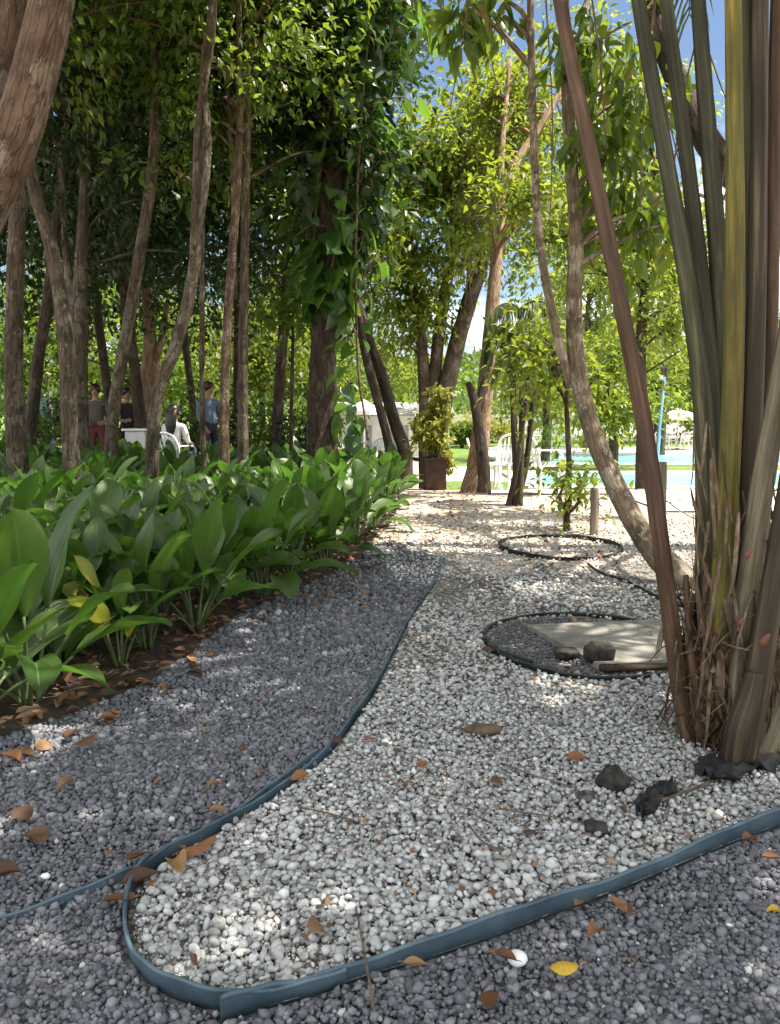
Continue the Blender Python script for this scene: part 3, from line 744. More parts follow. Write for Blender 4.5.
# ------------------------------------------------------------------ broad leaved bed plants
def broad_plant(seed, big=1.0, yellow=0.0, nl=None, wide=1.0, spread=48):
    r = random.Random(seed); n = nl or r.randint(9, 14)
    V, Fc, UV, CO = [], [], [], []; st = MB()
    nu, nv = 7, 12
    for i in range(n):
        az = i*2.399+r.uniform(-.4, .4); f = (i+.5)/n
        inc = R(7+spread*f**1.1+r.uniform(-6, 8))
        pl = (.15+.15*r.random()+.10*(1-f))*big; bl = (.33+.21*r.random())*big; bw = bl*r.uniform(.33, .43)*wide
        h = Vector((math.cos(az), math.sin(az), 0)); side = Vector((-math.sin(az), math.cos(az), 0))
        p = h*.03; a = inc*.55; pts = [p.copy()]
        for k in range(4):
            d = h*math.sin(a)+Vector((0, 0, math.cos(a))); p = p+d*pl/4; pts.append(p.copy()); a += inc*.13
        st.tube(pts, [.011*big, .006*big], 6, 2)
        droop = r.uniform(.35, 1.25)*(0.4+f); tw = r.uniform(-.5, .5); fold = r.uniform(.25, .55)
        y1 = 1.0 if r.random() < yellow else 0.0; tone = r.random(); o = len(V)
        for j in range(nv):
            t = j/(nv-1)
            w = bw*(.07+.93*math.sin(math.pi*min(1, (t*.955+.02))**1.22)**.85)*.5*(1 if j < nv-1 else .02)
            d = h*math.sin(a)+Vector((0, 0, math.cos(a)))
            nn = Vector((0, 0, 1))*math.sin(a)-h*math.cos(a)
            s2 = (side*math.cos(tw*t)+nn*math.sin(tw*t)); n2 = nn*math.cos(tw*t)-side*math.sin(tw*t)
            for k in range(nu):
                u = (k/(nu-1)-.5)*2
                rip = .012*math.sin(t*9+u*2+seed)*abs(u)*big
                V.append(p+s2*(u*w*math.cos(fold*.7))+n2*(abs(u)*w*fold*(1-.5*t)+rip-.006*math.cos(u*9)*(w/bw)))
                UV.append((u*.5+.5, abs(u), t)); CO.append((tone, y1*max(0, 1-abs(u)*.5), 0))
            p = p+d*bl/(nv-1); a += droop/(nv-1)*(.6+.8*t)
        for j in range(nv-1):
            for k in range(nu-1): Fc.append((o+j*nu+k, o+j*nu+k+1, o+(j+1)*nu+k+1, o+(j+1)*nu+k))
    root = thing('broad_leaved_plant', 'x', 'plant')
    lf = np_mesh('foliage', np.array([q[:] for q in V]), np.array(Fc), M['broad'], np.array(CO), True, root)
    a = lf.data.attributes.new('LeafUV', 'FLOAT_COLOR', 'POINT')
    a.data.foreach_set('color', np.concatenate([np.array(UV), np.ones((len(UV), 1))], 1).astype(np.float32).ravel())
    st.build('stalk', M['stalk'], root)
    return root
BP = [broad_plant(100+i, 1.0, .012) for i in range(9)]
YP = broad_plant(304, .95, .35, 7, 1.1, 40)
FP = [broad_plant(400+i, 1.03, .03, 11, 1.2, 62) for i in range(5)]
used = set()
def put_plant(proto, x, y, s, label, group, rz=None, tilt=0):
    o = proto if proto.name not in used else copy_tree(proto)
    used.add(proto.name)
    o.location = (x, y, .01); o.scale = (s, s, s); o.rotation_euler = (random.uniform(-.08, .08)+tilt, random.uniform(-.08, .08), random.uniform(0, 6.28) if rz is None else rz)
    tag(o, label, 'plant', group); return o
pg = 'broad leaved plants filling the bed'
spec = [(30, 705, 1.08, 0, 'tall broad leaved plant with upright paddle leaves at the left front corner of the bed'),
        (120, 668, .8, 9, 'low broad leaved plant with a yellow streaked leaf on brown litter'),
        (195, 632, .95, 1, 'broad leaved plant with fanned upright leaves standing at the bed edge by the path'),
        (-25, 722, 1.0, 2, 'broad leaved plant at the left with one long leaf lying out over the gravel edge'),
        (262, 598, .95, 3, 'broad leaved plant leaning over the path half way along the bed edge'),
        (325, 566, .9, 4, 'broad leaved plant at the bed edge beside the dark grey path'),
        (372, 530, .85, 5, 'bright backlit broad leaved plant at the far tip of the bed')]
placed = []
for px, py, s, k, lb in spec:
    p = G(px, py); placed.append((p.x, p.y)); put_plant(FP[k % 5] if k < 9 else YP, p.x, p.y, s, lb, 'distinct bed plants')
x, y = scatter(bed_poly, .345, 3.0, 13.4)
bf = [(p.x, p.y) for p in bed_front]
def dist_front(px, py):
    d = 9
    for (ax, ay), (bx, by) in zip(bf[:-1], bf[1:]):
        vx, vy = bx-ax, by-ay; t = max(0, min(1, ((px-ax)*vx+(py-ay)*vy)/(vx*vx+vy*vy)))
        d = min(d, math.hypot(px-ax-t*vx, py-ay-t*vy))
    return d
cand = [(a, b_) for a, b_ in zip(x, y) if dist_front(a, b_) > .13 and a > -.56*b_-.5]
cand.sort(key=lambda q: q[1]); cnt = 0
for a, b_ in cand:
    if min(math.hypot(a-u, b_-w) for u, w in placed) < (.27 if b_ < 8 else .34): continue
    placed.append((a, b_)); cnt += 1
    s = random.uniform(.68, 1.06)
    if cnt > 270: break
    put_plant(BP[random.randrange(9)], a, b_, s, 'dark green broad leaved plant crowded among its neighbours in the shaded bed', pg)
print('bed plants', cnt)

# ------------------------------------------------------------------ trees
def crown_arrays(c, rad, ncl, per, L, tmpl, droop=.25, shell=.5, holes_=.0, cl=.45, seed=0, dry=.02, asp=(.38, .55), up=1.0):
    r = np.random.default_rng(seed)
    c = np.array(c); rad = np.array(rad, float)
    d = nrm(r.normal(size=(ncl*3, 3))); rr = r.uniform(0, 1, ncl*3)**shell
    lob = 1+.28*np.sin(d[:, 0]*4.1+seed)*np.cos(d[:, 2]*3.7+seed*2)+.18*np.sin(d[:, 1]*6+seed*.7)
    cc = d*rr[:, None]*lob[:, None]
    if holes_ > 0:
        f = np.sin(cc[:, 0]*5+seed)+np.sin(cc[:, 1]*5.3+seed*1.7)+np.sin(cc[:, 2]*6.1+seed*.3)
        cc = cc[f > holes_*1.5-1.2]
    cc = cc[:ncl]; ncl = len(cc); cen = c+cc*rad
    tw = nrm(cc*1.0+r.normal(0, .5, (ncl, 3))+np.array([0, 0, -.15]))
    N = ncl*per
    t = r.uniform(-.6, 1, (ncl, per)); 
    pos = cen[:, None, :]+tw[:, None, :]*(t*cl)[:, :, None]+r.normal(0, cl*.28, (ncl, per, 3))
    dd = tw[:, None, :]*.6+r.normal(0, .6, (ncl, per, 3)); dd[:, :, 2] -= droop
    nn = r.normal(0, .45, (ncl, per, 3)); nn[:, :, 2] += up
    Ls = L*r.uniform(.6, 1.25, N); W = Ls*r.uniform(asp[0], asp[1], N)
    tone = np.clip(np.repeat(r.normal(.5, .25, ncl), per)+r.normal(0, .18, N), 0, 1)
    col = np.stack([tone, (r.uniform(0, 1, N) < dry).astype(float), tone], 1)
    v, tt, cl_ = leaf_arrays(tmpl, pos.reshape(-1, 3), dd.reshape(-1, 3), nn.reshape(-1, 3), Ls, W, col)
    return v, tt, cl_, cen
def px_path(pts, org):
    """pts: (px, py, Y) seen points -> world points of a trunk; base first"""
    return [P(a, b_, Y) for a, b_, Y in pts]
tcount = [0]
def tree(name, label, cat, bpx, trunks, crowns, bark, leafm, group=None, tmpl=LEAF4, limbs=1, bpos=None, n=12, jit=.10):
    """bpx: (px, Y) of the base.  trunks: list of (points, radii, from_base)"""
    tcount[0] += 1; sd = tcount[0]*13
    b0 = Vector(bpos) if bpos else base(*bpx)
    root = thing(name, label, cat, b0, group)
    mb = MB(); tops = []
    for pts, rads, fb in trunks:
        w = [p if isinstance(p, Vector) else P(*p) for p in pts]
        if fb:
            g = b0.copy() if fb is True else Vector((fb[0], fb[1], terr(fb[0], fb[1])))
            w = [g+Vector((0, 0, -.15))]+w
            rads = [rads[0]*1.5]+list(rads)
            w.insert(1, w[0].lerp(w[1], .12)+Vector((0, 0, .1))); rads.insert(1, rads[0]*.78)
        mb.tube(w, list(rads), n, 5, jit, seed=sd, org=b0); tops.append((w, rads))
    parts = []
    for ci, cr in enumerate(crowns):
        kw = dict(cr); c = kw.pop('c'); c = c if isinstance(c, Vector) else P(*c)
        v, t, cc, cen = crown_arrays(c, kw.pop('r'), kw.pop('n'), kw.pop('per', 26), kw.pop('L', .11), kw.pop('tmpl', tmpl), seed=sd+ci, **kw)
        parts.append((v-np.array(b0), t, cc))
        if limbs:
            tp = [p for w, rr in tops for p in spline(w, 0, 4)[0]]; rr_ = random.Random(sd)
            for q in cen[::max(1, int(6/limbs))]:
                q = Vector(q); best = min(tp, key=lambda p: (p-q).length+max(0, p.z-q.z+.3)*1.5)
                L = (q-best).length
                if L > 6: continue
                mid = best.lerp(q, .5)+Vector((rr_.uniform(-.15, .15), rr_.uniform(-.15, .15), .12*L))*.8
                mb.tube([best, mid, q], [min(.05, .012+.012*L), .02, .006], 5, 3, .1, org=b0, cap=False)
    mb.build('trunk', M[bark], root)
    if parts:
        v, t, c = join(parts); np_mesh('crown', v, t, M[leafm], c, True, root)
    return root
V3 = Vector
wg = 'trunks of the shady wood behind the bed'
D_ = dict
# ---- near leaning tree, upper left
tree('leaning_tree', 'reddish brown forked tree leaning in from the upper left corner', 'tree', None,
     [([V3((-3.3, 4.0, .5)), P(-110, 360, 4), P(-35, 240, 4), P(10, 150, 4), P(35, 75, 4), P(57, -30, 4), P(90, -260, 4.2), P(140, -420, 4.6)], [.14, .125, .115, .11, .105, .098, .085, .06], True),
      ([P(-70, 280, 4.1), P(-44, 190, 4.25), P(-22, 115, 4.3), P(2, 40, 4.35), P(14, -60, 4.4), P(20, -300, 4.6)], [.09, .08, .075, .07, .065, .05], False)],
     [D_(c=V3((-1.6, 4.6, 6.2)), r=(2.8, 2.6, 1.1), n=170, per=24, L=.18), D_(c=V3((-3.6, 6.2, 6.0)), r=(2.2, 2.2, 1.2), n=110, per=26, L=.13)], 'bark_red', 'leaf_mid', None, bpos=(-3.5, 4.0, 0), n=18, jit=.05)
# ---- the wood: trunks told apart by their look
def wood(label, bpx, trunks, crowns, bark='bark_grey', leafm='leaf_mid', limbs=1):
    trunks = [(p, [r*.68 for r in rd], f) for p, rd, f in trunks]
    crowns = [dict(c, n=int(c['n']*1.0), L=.125, holes_=.45, cl=.34, per=34) for c in crowns]
    c0 = crowns[0]['c']; crowns.append(D_(c=V3((c0.x-.6, c0.y+.3, 9.4)), r=(2.0, 1.9, 1.0), n=110, per=22, L=.2, holes_=.2))
    return tree('wood_tree', label, 'tree', bpx, trunks, crowns, bark, leafm, wg, limbs=limbs)
wood('thick straight grey trunk at the far left edge behind the bed', (14, 9), [([(14, 400, 9), (15, 300, 9), (18, 190, 9), (14, 60, 9), (22, -90, 9), (30, -200, 9)], [.15, .14, .13, .12, .10, .05], True)],
     [D_(c=V3((-4.6, 9, 6.6)), r=(2.4, 2.0, 1.9), n=210)])
wood('slim dark trunk leaning right just inside the left edge', (26, 12), [([(30, 440, 12), (38, 360, 12), (48, 300, 12), (60, 200, 12), (70, 90, 12), (76, -50, 12)], [.14, .13, .12, .11, .10, .07], True)],
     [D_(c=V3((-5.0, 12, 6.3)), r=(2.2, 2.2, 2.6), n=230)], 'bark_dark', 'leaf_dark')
wood('lichen spotted trunk leaning left with a bend, second from the left', (72, 8.5), [([(70, 440, 8.5), (66, 340, 8.5), (52, 250, 8.6), (32, 180, 8.7), (22, 90, 8.8), (8, -60, 9)], [.13, .12, .11, .10, .085, .06], True)],
     [D_(c=V3((-4.0, 8.3, 6.2)), r=(1.8, 1.6, 1.3), n=110)])
wood('short thick trunk forking low behind the lichen spotted one', (80, 11), [([(79, 420, 11), (79, 330, 11), (84, 200, 11), (88, 60, 11), (90, -70, 11)], [.19, .17, .10, .08, .05], True), ([(79, 335, 11), (66, 250, 11.2), (62, 150, 11.4)], [.12, .07, .05], False)],
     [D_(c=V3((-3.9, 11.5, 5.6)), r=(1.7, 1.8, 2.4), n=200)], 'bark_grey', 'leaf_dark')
wood('dark trunk leaning right with pale bark high up, left of the twin stems', (108, 10), [([(113, 420, 10), (128, 325, 10), (137, 270, 10), (151, 180, 10), (156, 90, 10), (152, 0, 10), (148, -120, 10)], [.12, .105, .10, .095, .09, .085, .05], True)],
     [D_(c=V3((-3.0, 10.5, 6.8)), r=(1.9, 1.8, 1.6), n=180)], 'bark_grey')
wood('twisted twin stemmed trunk curving up through the wood', (146, 8.5), [([(156, 405, 8.5), (176, 345, 8.5), (193, 275, 8.5), (197, 200, 8.5), (199, 120, 8.5), (211, 40, 8.5), (216, -60, 8.5), (222, -160, 8.5)], [.10, .095, .09, .085, .06, .06, .055, .04], True),
      ([(194, 250, 8.47), (205, 190, 8.42), (208, 130, 8.45), (203, 70, 8.5), (213, 0, 8.52), (220, -120, 8.6)], [.05, .055, .05, .05, .05, .03], False)],
     [D_(c=V3((-1.9, 8.8, 6.4)), r=(1.9, 1.7, 1.3), n=150)], 'bark_grey')
wood('thin straight pole like trunk right of the twin stems', (202, 10), [([(202, 400, 10), (202, 300, 10), (203, 150, 10), (206, 0, 10), (208, -90, 10)], [.05, .048, .045, .04, .03], True)],
     [D_(c=V3((-2.3, 10.4, 5.2)), r=(1.0, 1.0, 1.4), n=70)], 'bark_grey')
wood('reddish slender trunk leaning left of its straight neighbour in the middle of the wood', (222, 9.5), [([(224, 410, 9.5), (228, 310, 9.5), (237, 190, 9.5), (240, 80, 9.5), (236, -60, 9.5)], [.085, .075, .07, .06, .04], True)],
     [D_(c=V3((-1.9, 9.8, 5.6)), r=(1.2, 1.3, 1.3), n=110)], 'bark_red')
wood('straight grey trunk furthest right in the wood, with a slim second stem', (241, 10), [([(243, 400, 10), (244, 290, 10), (246, 180, 10), (249, 60, 10), (252, -80, 10)], [.095, .085, .08, .07, .05], True), ([(236, 300, 10), (233, 180, 10), (226, 60, 10)], [.05, .045, .03], False)],
     [D_(c=V3((-1.5, 10.8, 6.2)), r=(1.5, 1.6, 1.7), n=150)], 'bark_grey', 'leaf_dark')
tree('sapling', 'thin dark sapling pole with a tuft of leaves before the bright shrubs', 'tree', (291, 12), [([(291, 430, 12), (292, 380, 12), (293, 330, 12), (294, 300, 12)], [.03, .028, .025, .02], True)],
     [D_(c=P(294, 300, 12), r=(.35, .35, .5), n=18, L=.2)], 'bark_dark', 'leaf_mid', None)
# second row of the wood: dark low canopies
back = [(-11.5, 15), (-9.2, 17.5), (-7.6, 14.2), (-6.0, 17), (-4.6, 14.6), (-3.4, 17.4), (-2.2, 15), (-12.5, 20), (-5.2, 21), (-1.4, 19.5)]
desc = ['dark broad canopied tree at the far left of the back row', 'dark canopied tree second from left in the back row', 'dark low crowned tree behind the lichen spotted trunk', 'dark dense tree behind the pale high bark trunk',
        'dark dense tree behind the twin stems', 'dark tree in the back row above the seated woman', 'dark tree in the back row above the man in blue', 'tall dark tree at the very back on the left', 'tall dark tree at the very back in the middle of the wood', 'dark tree at the back just left of the vine covered trunk']
for i, ((x_, y_), lb) in enumerate(zip(back, desc)):
    rr = random.Random(i); ln = rr.uniform(-.5, .5)
    tree('wood_tree', lb, 'tree', None, [([V3((x_+ln*.3, y_, 1.6)), V3((x_+ln, y_, 4)), V3((x_+ln*1.4, y_+.2, 7))], [.10, .09, .05], True)],
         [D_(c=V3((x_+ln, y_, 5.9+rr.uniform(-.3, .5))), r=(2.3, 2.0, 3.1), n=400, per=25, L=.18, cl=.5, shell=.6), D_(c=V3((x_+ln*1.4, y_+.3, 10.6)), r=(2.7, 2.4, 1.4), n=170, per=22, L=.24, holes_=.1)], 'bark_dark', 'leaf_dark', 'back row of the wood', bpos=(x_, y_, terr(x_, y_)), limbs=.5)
# ---- vine covered tree
tree('vine_covered_tree', 'thick dark trunk in the middle of the bed wrapped in climbing vine', 'tree', (320, 11),
     [([(321, 430, 11), (324, 350, 11), (328, 280, 11), (330, 200, 11), (334, 100, 11), (338, 0, 11), (340, -140, 11)], [.20, .175, .165, .15, .13, .10, .06], True)],
     [D_(c=V3((-1.0, 11.3, 7.0)), r=(1.2, 1.4, 1.3), n=90, per=24, L=.14), D_(c=P(338, 130, 11.3), r=(1.05, .9, 1.7), n=95, per=17, L=.25), D_(c=P(350, 20, 10.8), r=(.9, .8, .7), n=60, per=20, L=.2)], 'bark_dark', 'leaf_dark', None, n=16)
def vine(label, c_pts, n, L, seed, spread, group=None):
    r = np.random.default_rng(seed); pts = [P(*p) for p in c_pts]; q = spline(pts, 0, 12)[0]; q = np.array([p[:] for p in q])
    k = r.integers(0, len(q), n); fr = k/len(q)
    sp = spread[0]+(spread[1]-spread[0])*fr
    off = r.normal(size=(n, 3)); off[:, 2] *= .5; off = nrm(off)*sp[:, None]*r.uniform(.45, 1.1, n)[:, None]
    pos = q[k]+off; d = off*np.array([1, 1, .2])/np.maximum(sp, .1)[:, None]*.7+r.normal(0, .3, (n, 3)); d[:, 2] -= .75
    nn = off/np.maximum(sp, .1)[:, None]+r.normal(0, .3, (n, 3)); nn[:, 2] += .5
    Ls = L*r.uniform(.5, 1.25, n); W = Ls*r.uniform(.75, .95, n); tone = np.clip(r.normal(.45, .28, n), 0, 1)
    v, t, c = leaf_arrays(HEART, pos, d, nn, Ls, W, np.stack([tone, tone*0, tone], 1))
    b0 = Vector(q[0]); root = thing('climbing_vine', label, 'vine', b0, group)
    np_mesh('foliage', v-np.array(b0), t, M['leaf_vine'], c, True, root)
    mb = MB()
    for i in range(0, n, 3): mb.tube([q[k[i]], q[k[i]]+off[i]*.6+np.array([0, 0, .1]), pos[i]], [.012, .006], 5, 2, org=b0, cap=False)
    for j in range(3 if n > 200 else 1):
        a = j*2.1; mb.tube([Vector(p)+Vector((math.cos(a+i*.25)*.22, math.sin(a+i*.25)*.22, 0)) for i, p in enumerate(q[::3])], .018, 6, 2, org=b0)
    mb.build('stem', M['stick'], root)
vine('large leaved climbing vine mantling the dark trunk in the middle', [(327, 305, 10.95), (330, 250, 10.9), (334, 150, 10.9), (338, 40, 10.9), (342, -90, 10.9)], 430, .28, 5, (.24, 1.25))
vine('outer curtain of big vine leaves hanging right of the middle trunk', [(352, 440, 10.7), (350, 380, 10.7), (362, 290, 10.6), (376, 150, 10.5), (385, 10, 10.4), (392, -80, 10.4)], 90, .24, 9, (.1, .7))
# ---- middle distance
tree('leaning_tree', 'pair of slim dark stems crossing and leaning left, before the white wall', 'tree', (405, 14),
     [([(405, 455, 14), (394, 420, 14), (380, 370, 14), (364, 325, 14), (350, 270, 14), (340, 200, 14)], [.12, .105, .10, .09, .08, .05], True),
      ([(385, 430, 13.8), (368, 365, 13.8), (358, 310, 13.7), (352, 250, 13.6)], [.075, .07, .06, .04], (P(398, 407, 13.8).x, 13.8))],
     [D_(c=P(352, 215, 14), r=(1.2, 1.1, 1.3), n=80, per=22, L=.15)], 'bark_dark', 'leaf_mid', 'leaning trees at the path end')
tree('multi_stemmed_tree', 'tree of several upright stems behind the potted yellow shrub', 'tree', (428, 17),
     [([(426, 420, 17), (421, 340, 17), (413, 285, 17), (407, 220, 17), (400, 150, 17)], [.15, .12, .10, .08, .05], True), ([(432, 410, 17), (440, 330, 17), (450, 265, 17.1), (465, 190, 17.2), (470, 100, 17.3)], [.15, .13, .11, .09, .05], (.85, 17)),
      ([(440, 420, 16.9), (455, 350, 16.9), (470, 300, 16.9), (482, 262, 16.9), (492, 190, 16.9), (500, 110, 16.9)], [.19, .175, .17, .16, .12, .07], (1.0, 16.9))],
     [D_(c=P(432, 200, 17), r=(1.5, 1.6, 1.8), n=230, per=24, L=.2, holes_=.25), D_(c=P(415, 300, 17), r=(.9, .9, 1.3), n=110, per=24, L=.17), D_(c=P(505, 110, 17.3), r=(1.2, 1.1, 1.0), n=90, per=24, L=.2), D_(c=P(478, 160, 17), r=(1.4, 1.3, 1.2), n=140, per=24, L=.2)], 'bark_grey', 'leaf_bright', None)
tree('tan_tree', 'pale tan trunk in sun at the path end with a dark stub branch', 'tree', (474, 12),
     [([(477, 470, 12), (482, 420, 12), (488, 350, 12), (495, 280, 12.1), (500, 225, 12.3), (515, 165, 12.7), (541, 125, 13), (568, 75, 13.3), (586, 10, 13.6), (600, -60, 14)], [.165, .135, .11, .095, .078, .06, .05, .045, .035, .025], True),
      ([(500, 225, 12.3), (502, 150, 12.8), (510, 60, 13.3)], [.06, .045, .03], False)],
     [D_(c=P(506, 120, 14.0), r=(.8, .6, 1.1), n=130, per=24, L=.13), D_(c=P(478, 225, 14.2), r=(.5, .4, .6), n=44, per=22, L=.14), D_(c=P(585, 60, 14.5), r=(1.0, 1.0, 1.2), n=50, per=22, L=.14, holes_=.5), D_(c=P(526, 195, 11.2), r=(.45, .3, .5), n=44, per=22, L=.14)], 'bark_tan', 'leaf_bright', None, n=14)
tree('tree_stump', 'dark snag forking beside the pale tan trunk', 'stump', (486, 11.7), [([(484, 470, 11.7), (479, 430, 11.7), (474, 400, 11.7), (468, 382, 11.7)], [.09, .085, .07, .04], True), ([(476, 408, 11.7), (486, 380, 11.75), (492, 350, 11.8)], [.06, .06, .04], False)], [], 'bark_dark', 'leaf_mid', None)
# slender leaved clump palm
def frond(mb, leaf_parts, b0, p0, d0, L, droop, nl, ll, seed, wid=.035, leafdroop=.6):
    r = random.Random(seed); d = d0.normalized(); p = p0.copy(); pts = [p.copy()]; seg = 10
    for k in range(seg):
        p = p+d*L/seg; d = (d+Vector((0, 0, -droop/seg))).normalized(); pts.append(p.copy())
    mb.tube(pts, [.016, .004], 5, 2, org=b0)
    q = spline(pts, 0, max(2, nl//seg))[0]; pos = []; dd = []; nn = []; Ls = []
    for i, c in enumerate(q[len(q)//6:]):
        f = i/len(q); t = (q[min(i+2+len(q)//6, len(q)-1)]-q[i+len(q)//6-1]).normalized(); s = t.cross(Vector((0, 0, 1))).normalized()
        for sg in (-1, 1):
            pos.append((c-b0)[:]); dd.append((s*sg*.8+t*.55+Vector((r.uniform(-.1, .1), r.uniform(-.1, .1), -leafdroop*r.uniform(.6, 1.4))))[:]); nn.append((0, 0, 1)); Ls.append(ll*(1-.5*abs(2*f-.8))*r.uniform(.8, 1.15))
    N = len(pos); tone = rng.uniform(.2, .9, N)
    leaf_parts.append(leaf_arrays(STRIPL, np.array(pos), np.array(dd), np.array(nn), np.array(Ls), np.full(N, wid), np.stack([tone, (rng.uniform(size=N) < .08)*1.0, tone], 1)))
def clump_palm(label, px, Y, stems, group=None, leafm='frond', fr=4, fl=1.3, cat='palm'):
    b0 = base(px, Y); root = thing('clump_palm', label, cat, b0, group); mb = MB(); lp = []; sb = MB()
    for i, (pts, r0) in enumerate(stems):
        w = [b0+Vector((random.uniform(-.15, .15), random.uniform(-.12, .12), -.05))]+[P(*p) for p in pts]
        mb.tube(w, [r0*1.3, r0*.7], 8, 4, .05, org=b0)
        for k in range(fr):
            a = k*2.4+i; frond(sb, lp, b0, w[-1], Vector((math.cos(a), math.sin(a), .9)), fl*random.uniform(.5, .75), 3.6, 30, .34, k+i*9, .026, 1.4)
    mb.build('stem', M['pet_fibre'], root); sb.build('midrib', M['stalk'], root)
    v, t, c = join(lp); np_mesh('frond', v, t, M[leafm], c, True, root)
clump_palm('slender clump of thin palm stems with drooping fronds at the path end', 519, 10.3, [([(516, 470, 10.3), (513, 400, 10.3), (515, 330, 10.3)], .045), ([(521, 460, 10.3), (522, 390, 10.3), (520, 310, 10.3)], .04), ([(526, 465, 10.35), (533, 400, 10.4), (540, 330, 10.4)], .04), ([(518, 460, 10.2), (527, 390, 10.2), (530, 350, 10.2)], .03)])
# bunch of hanging dead palm leaf in the multi stemmed tree
b = MB()
for i in range(26):
    x0, y0 = 470+random.uniform(-10, 12), 150+random.uniform(-15, 30); l = random.uniform(60, 140)
    b.tube([P(x0, y0, 16.4), P(x0+random.uniform(-6, 8), y0-8, 16.35), P(x0+random.uniform(-14, 6), y0+l*.5, 16.3), P(x0+random.uniform(-18, 4), y0+l, 16.3)], [.03, .035, .03, .008], 4, 3)
tag(b.build('dead_frond', M['dry_fibre']), 'bundle of dry palm leaf hanging in the multi stemmed tree', 'palm leaf')
# curved pale trunk
tree('curved_tree', 'mottled trunk sweeping up in a long curve behind the palm clump', 'tree', None,
     [([P(705, 592, 5.4), P(668, 566, 5.6), P(640, 530, 5.8), P(615, 485, 6), P(592, 430, 6.1), P(578, 370, 6.2), P(574, 300, 6.3), P(576, 230, 6.4), P(570, 150, 6.5), P(566, 60, 6.6), P(560, -60, 6.8), P(540, -190, 7)],
       [.11, .10, .09, .08, .072, .067, .062, .056, .05, .045, .04, .03], True),
      ([P(571, 388, 6.2), P(556, 330, 6.2), P(541, 250, 6.2), P(534, 150, 6.2), P(531, 40, 6.2), P(529, -80, 6.2)], [.036, .034, .032, .03, .027, .02], False)],
     [D_(c=V3((.7, 6.4, 6.2)), r=(1.5, 1.2, .9), n=80, per=24, L=.15, droop=.8), D_(c=P(612, 150, 6.4), r=(.42, .45, .75), n=26, per=16, L=.19, droop=1.2, up=.3, asp=(.3, .4), tmpl=LEAF8, cl=.25),
      D_(c=P(480, 8, 6.3), r=(.5, .4, .16), n=16, per=12, L=.19, droop=1.3, up=.2, asp=(.28, .38), tmpl=LEAF8, cl=.2), D_(c=P(600, 50, 6.4), r=(.5, .4, .22), n=9, per=14, L=.18, droop=1.2, up=.3, asp=(.28, .38), tmpl=LEAF8, cl=.25),
      D_(c=P(640, 225, 6.5), r=(.35, .4, .4), n=16, per=14, L=.18, droop=1.2, up=.3, asp=(.3, .4), tmpl=LEAF8, cl=.25)], 'bark_pale', 'leaf_mid', None, bpos=(2.75, 5.35, 0), n=16, jit=.05)
tree('sapling', 'young leafy sapling growing at the ground left of the curved trunk', 'tree', (570, 8.2), [([(569, 470, 8.2), (567, 420, 8.2), (566, 380, 8.2)], [.03, .025, .015], True)],
     [D_(c=P(574, 490, 8.1), r=(.2, .2, .25), n=18, per=16, L=.11, tmpl=LEAF8), D_(c=P(556, 375, 8.3), r=(.42, .45, .36), n=30, per=20, L=.10, tmpl=LEAF8), D_(c=P(535, 340, 8.6), r=(.3, .3, .4), n=20, per=18, L=.13)], 'bark_dark', 'leaf_bright', None)
tree('tree', 'bright leafy tree filling the view between the reddish stem and the green stems', 'tree', None, [([V3((5.3, 16.5, 1)), V3((5.2, 16.5, 3)), V3((5.4, 16.4, 5.5))], [.12, .10, .05], True)],
     [D_(c=P(632, 240, 16.5), r=(1.5, 1.3, 1.6), n=130, per=22, L=.17, holes_=.35), D_(c=P(600, 120, 17), r=(1.3, 1.2, 1.3), n=80, per=22, L=.17, holes_=.45), D_(c=P(668, 330, 16.5), r=(1.1, 1.0, 1.0), n=60, per=22, L=.16, holes_=.3), D_(c=P(578, 210, 15.5), r=(.9, .8, .9), n=50, per=22, L=.17, holes_=.3), D_(c=P(655, 110, 16), r=(1.1, 1.0, .9), n=40, per=22, L=.17, holes_=.5), D_(c=P(548, 235, 17.5), r=(1.1, 1.0, 1.5), n=90, per=22, L=.17, holes_=.3)], 'bark_dark', 'leaf_bright', None, bpos=(5.35, 16.5, terr(5.35, 16.5)))
# off to the right: tree whose dark limb crosses behind the palm stems
tree('spreading_tree', 'dark limbed tree off to the right, one limb crossing behind the palm stems', 'tree', None,
     [([V3((4.9, 7.0, 1.5)), P(830, 245, 7), P(790, 212, 7), P(742, 182, 7), P(700, 130, 7), P(668, 60, 7), P(638, -30, 7), P(610, -140, 7)], [.2, .15, .13, .12, .105, .09, .075, .05], True), ([V3((4.75, 7, 2.3)), V3((4.5, 6.8, 4)), V3((4.0, 6.5, 6))], [.15, .12, .07], False)],
     [D_(c=V3((4.0, 8.9, 6.5)), r=(1.5, .5, .6), n=36, per=22, L=.2, holes_=.3, cl=.34), D_(c=V3((2.8, 5.0, 6.2)), r=(1.8, 1.0, .9), n=110, per=25, L=.14, holes_=.5, cl=.36), D_(c=V3((3.0, 4.1, 5.6)), r=(1.5, 1.4, .9), n=110, per=25, L=.14, holes_=.5, cl=.36)], 'bark_dark', 'leaf_mid', None, bpos=(5.0, 7.0, 0), n=14)
